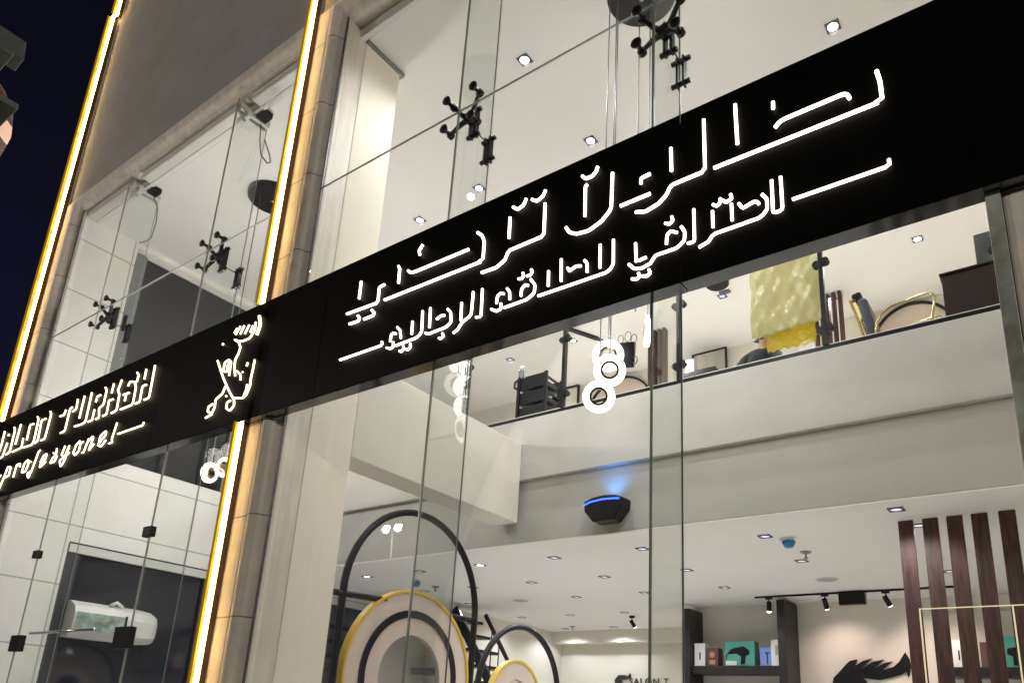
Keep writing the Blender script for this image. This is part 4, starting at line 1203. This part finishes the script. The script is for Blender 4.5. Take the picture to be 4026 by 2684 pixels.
MB().prism([((p[0] + 3.1) * s_ - 9.53, (p[1] - 2.7) * s_ + 2.86) for p in hair], lambda p: (p[0], 16.96, p[1]), lambda p: (p[0], 16.985, p[1])).build('hair_emblem', M['dark_wood'], t)
cu = bpy.data.curves.new('lettering', 'FONT')
cu.body = 'SALON T'
cu.size = 0.235
cu.space_character = 1.15
cu.extrude = 0.01
fo = bpy.data.objects.new('lettering', cu)
COL.objects.link(fo)
fo.rotation_euler = (math.radians(90), 0, 0)
fo.location = (-9.36, 16.975, 2.735)
bpy.context.view_layer.update()
me = bpy.data.meshes.new_from_object(fo.evaluated_get(bpy.context.evaluated_depsgraph_get()))
mw = fo.matrix_world.copy()
bpy.data.objects.remove(fo)
me.transform(mw)
me.materials.clear(); me.materials.append(M['dark_wood'])
lo_ = bpy.data.objects.new('lettering', me)
COL.objects.link(lo_)
lo_.parent = t
lo_.matrix_parent_inverse = Matrix.Translation(-Vector(t.location))

# ------------------------------------------------------------------ air curtain unit at the left window
t = thing('air_conditioner', 'white wall mounted air conditioner with a green sticker sheet by the dark lower window', 'air conditioner', (-12.8, 5.9, 2.6))
prof = [(0.0, 2.56), (0.22, 2.56), (0.34, 2.66), (0.36, 2.92), (0.30, 3.05), (0.12, 3.13), (0.0, 3.13)]
m = MB()
XA = -12.93
ring_ys = [(5.33, 1.0, 0.0), (6.40, 1.0, 0.0), (6.62, 0.86, 0.02), (6.72, 0.62, 0.06)]
rows_ = []
for y, f, dz in ring_ys:
    rows_.append([m.bm.verts.new((XA + u * f, y, 2.84 + (z - 2.84) * (f * 0.5 + 0.5) + dz * 0)) for u, z in prof])
for a, b in zip(rows_, rows_[1:]):
    for k in range(len(prof)):
        m.bm.faces.new((a[k], a[(k + 1) % len(prof)], b[(k + 1) % len(prof)], b[k]))
m.bm.faces.new(list(reversed(rows_[0]))); m.bm.faces.new(rows_[-1])
m.build('casing', M['white_metal'], t, bevel=0.012)
MB().box(XA + 0.362, XA + 0.367, 5.36, 6.10, 2.67, 2.95).build('sticker_sheet', mat('green_print_sheet', (0.36, 0.46, 0.38), 0.45, var=0.85, scale=5.5), t)
MB().box(XA + 0.363, XA + 0.372, 6.105, 6.14, 2.66, 2.97).build('dark_slot', M['black_plastic'], t)
MB().tube([(XA + 0.2, 5.9, 3.12), (XA + 0.2, 6.0, 3.18), (XA + 0.2, 6.1, 3.12)], 0.03, 8).build('mounting_clip', M['white_metal'], t, smooth=True)

# ------------------------------------------------------------------ person upstairs
def skin(name, verts, edges, radii, mat_, parent, sub=2, root=0):
    me = bpy.data.meshes.new(name)
    me.from_pydata(verts, edges, [])
    o = bpy.data.objects.new(name, me)
    COL.objects.link(o)
    me.materials.append(mat_)
    md = o.modifiers.new('skin', 'SKIN')
    md.use_smooth_shade = True
    for i, r in enumerate(radii):
        rr = r if isinstance(r, tuple) else (r, r)
        me.skin_vertices[0].data[i].radius = rr
        me.skin_vertices[0].data[i].use_root = (i == root)
    ss = o.modifiers.new('sub', 'SUBSURF'); ss.levels = sub; ss.render_levels = sub
    if parent is not None:
        o.parent = parent
        o.matrix_parent_inverse = Matrix.Translation(-Vector(parent.location))
    return o


t = thing('person', 'person in a dark jacket bending behind the railing left of the yellow sheet', 'person', (-3.1, 8.95, 5.0))
X0, Y0, Z0 = -3.08, 8.95, 5.0
V = lambda a, b, c: (X0 + a, Y0 + b, Z0 + c)
skinm = mat('skin', (0.42, 0.25, 0.17), 0.6, var=0.1, scale=20)
jacket = mat('dark_jacket', (0.012, 0.014, 0.018), 0.8, var=0.3, scale=18, bump=0.3)
hairm = mat('dark_brown_hair', (0.018, 0.010, 0.007), 0.6, var=0.4, scale=40)
bv, be, br_ = [], [], []
def add(p, r, to=None):
    bv.append(p); br_.append(r)
    if to is not None:
        be.append((to, len(bv) - 1))
    return len(bv) - 1
pel = add(V(-0.06, 0.08, 0.92), (0.16, 0.12))
chest = add(V(0.0, 0.0, 1.22), (0.17, 0.12), pel)
nk = add(V(0.06, -0.04, 1.42), (0.11, 0.09), chest)
nk2 = add(V(0.10, -0.06, 1.50), 0.058, nk)
hd = add(V(0.13, -0.08, 1.58), (0.085, 0.085), nk2)
hd2 = add(V(0.14, -0.085, 1.66), (0.085, 0.088), hd)
hands = []
for sx in (-1, 1):
    hp = add(V(-0.06 + sx * 0.10, 0.08, 0.86), 0.095, pel)
    kn = add(V(-0.03 + sx * 0.11, 0.04, 0.48), 0.065, hp)
    an = add(V(-0.05 + sx * 0.11, 0.08, 0.09), 0.045, kn)
    add(V(-0.03 + sx * 0.12, -0.08, 0.04), 0.04, an)
    sh = add(V(0.03 + sx * 0.19, -0.02, 1.37), 0.075, nk)
    el = add(V(0.06 + sx * 0.28, -0.16, 1.17), 0.052, sh)
    wr = add(V(0.12 + sx * 0.20, -0.40, 1.02), 0.034, el)
    hands.append((wr, sx))
for wr, sx in hands:
    w0 = Vector(bv[wr])
    pm = add(tuple(w0 + Vector((0.0, -0.07, -0.015))), 0.030, wr)
    for k, (fx, L) in enumerate(((-0.027, 0.060), (-0.009, 0.070), (0.010, 0.066), (0.028, 0.050))):
        a = add(tuple(w0 + Vector((fx, -0.105, -0.02))), 0.0095, pm)
        b_ = add(tuple(w0 + Vector((fx * 1.1, -0.105 - L * 0.6, -0.035))), 0.0085, a)
        add(tuple(w0 + Vector((fx * 1.1, -0.105 - L * 0.8, -0.065))), 0.0075, b_)
    a = add(tuple(w0 + Vector((-sx * 0.035, -0.06, -0.02))), 0.011, pm)
    add(tuple(w0 + Vector((-sx * 0.055, -0.09, -0.035))), 0.009, a)
skin('body', bv, be, br_, skinm, t)
# jacket and trousers follow the body
jv = [V(-0.06, 0.08, 0.88), V(-0.02, 0.03, 1.08), V(0.0, 0.0, 1.24), V(0.06, -0.04, 1.41), V(0.085, -0.05, 1.475)]
je = [(0, 1), (1, 2), (2, 3), (3, 4)]
jr = [(0.185, 0.14), (0.19, 0.14), (0.20, 0.15), (0.14, 0.115), (0.085, 0.085)]
for sx in (-1, 1):
    i = len(jv)
    jv += [V(0.03 + sx * 0.20, -0.02, 1.37), V(0.06 + sx * 0.29, -0.16, 1.17), V(0.115 + sx * 0.21, -0.375, 1.03)]
    je += [(3, i), (i, i + 1), (i + 1, i + 2)]
    jr += [0.092, 0.068, 0.048]
skin('jacket', jv, je, jr, jacket, t)
tv = [V(-0.06, 0.08, 0.92)]; te = []; tr_ = [(0.172, 0.13)]
for sx in (-1, 1):
    i = len(tv)
    tv += [V(-0.06 + sx * 0.10, 0.08, 0.84), V(-0.03 + sx * 0.11, 0.04, 0.48), V(-0.05 + sx * 0.11, 0.08, 0.12)]
    te += [(0, i), (i, i + 1), (i + 1, i + 2)]
    tr_ += [0.108, 0.08, 0.062]
skin('trousers', tv, te, tr_, jacket, t)
hv = [V(0.10, -0.045, 1.60), V(0.115, -0.055, 1.685), V(0.17, -0.10, 1.735)]
skin('hair', hv, [(0, 1), (1, 2)], [(0.083, 0.088), (0.096, 0.096), (0.055, 0.06)], hairm, t, root=1)
f_ = MB()
hc = Vector(V(0.135, -0.085, 1.61))
fd = Vector((0.75, -0.62, -0.2)).normalized()
sd_ = fd.cross(Vector((0, 0, 1))).normalized()
f_.lathe([(0.004, 0.0), (0.016, -0.012), (0.012, -0.03)], hc + fd * 0.10, 'z', 8)
for s_ in (-1, 1):
    f_.lathe([(0.004, 0.012), (0.012, 0.0), (0.004, -0.012)], hc + fd * 0.085 + sd_ * 0.034 * s_ + Vector((0, 0, 0.028)), 'z', 8)
    f_.lathe([(0.006, 0.03), (0.02, 0.0), (0.006, -0.03)], hc + sd_ * 0.09 * s_, 'z', 8)
f_.obox(hc + fd * 0.088 + Vector((0, 0, -0.045)), sd_ * 0.022, fd * 0.006, Vector((0, 0, 0.005)))
f_.build('face_features', skinm, t, smooth=True)

# ------------------------------------------------------------------ street things outside
def street_lamp(px, py, aim, power, label):
    t = thing('street_lamp', label, 'street lamp', (px, py, 0), 'street lamps across the road')
    MB().cyl((px, py, 0), (px, py, 8.95), 0.10, 12, 0.05).build('pole', M['chrome'], t, smooth=True)
    for s_ in (-1, 1):
        MB().tube([(px, py, 8.9), (px + s_ * 0.2, py, 9.05), (px + s_ * 0.32, py, 9.07)], 0.04, 8).build('arm', M['chrome'], t, smooth=True)
        hd_ = MB().box(px + s_ * 0.34 - 0.16, px + s_ * 0.34 + 0.16, py - 0.1, py + 0.15, 9.04, 9.10).build('lamp_head', M['chrome'], t, bevel=0.02)
        MB().lathe([(0.02, -0.10), (0.09, -0.08), (0.12, -0.02), (0.12, 0.0)], (px + s_ * 0.34, py + 0.05, 9.038), 'z', 16).build('lens', M['street_lens'], hd_)
        lamp('street_light', 'SPOT', (px + s_ * 0.34, py + 0.1, 8.9), power, (1.0, 0.90, 0.78), aim, 0.12, 160, 0.3)


street_lamp(-22.1, -12.1, (-14, 4, 6), 3400, 'double headed street lamp across the road, reflected in the shop glass inside the arch')
street_lamp(13.0, -9.0, (-6, 4, 6), 3400, 'unseen double headed street lamp across the road at right, lighting the stone')  # out of view, put in to light the stone from the right

t = thing('barber_pole_lamp', 'striped barber pole lamp between dark plates at the left edge against the night sky', 'barber pole', (-8.25, 1.6, 0))
MB().cyl((-8.9, 1.6, 0), (-8.9, 1.6, 8.3), 0.06, 10).build('mast', M['black_metal'], t, smooth=True)
cx_, cz_ = -8.38, 7.09
prf = [(0.10, -0.46), (0.28, -0.40), (0.38, -0.22), (0.41, 0.0), (0.38, 0.22), (0.28, 0.40), (0.10, 0.46)]
bp = MB().lathe([(r, h) for r, h in prf], (cx_, 1.48, cz_), 'z', 36)
sm = mat('striped_lamp', (0.5, 0.3, 0.2), 0.4)
nt = sm.node_tree
p_ = nt.nodes["Principled BSDF"]
wv = nt.nodes.new("ShaderNodeTexWave"); wv.bands_direction = 'DIAGONAL'; wv.inputs["Scale"].default_value = 1.4
tcx = nt.nodes.new("ShaderNodeTexCoord"); nt.links.new(tcx.outputs["Object"], wv.inputs["Vector"])
rp = nt.nodes.new("ShaderNodeValToRGB"); rp.color_ramp.interpolation = 'CONSTANT'
rp.color_ramp.elements[0].color = (0.05, 0.012, 0.008, 1); rp.color_ramp.elements[1].position = 0.5; rp.color_ramp.elements[1].color = (0.85, 0.52, 0.40, 1)
nt.links.new(wv.outputs["Fac"], rp.inputs[0]); nt.links.new(rp.outputs[0], p_.inputs["Base Color"])
nt.links.new(rp.outputs[0], p_.inputs["Emission Color"]); p_.inputs["Emission Strength"].default_value = 0.3
bp.build('striped_drum', sm, t, smooth=True)
dk = mat('dark_weathered_plate', (0.07, 0.08, 0.07), 0.7, var=0.4, scale=6)
MB().box(-8.9, -7.06, 0.95, 1.59, 6.56, 6.62).build('lower_plate', dk, t, bevel=0.01)
MB().box(-8.95, -7.75, 0.95, 1.59, 7.56, 7.62).build('upper_plate', dk, t, bevel=0.01)
MB().obox((-8.0, 1.5, 7.80), (0.10, 0, 0.02), (0, 0.2, 0), (-0.05, 0, 0.14)).build('bracket', dk, t, bevel=0.01)
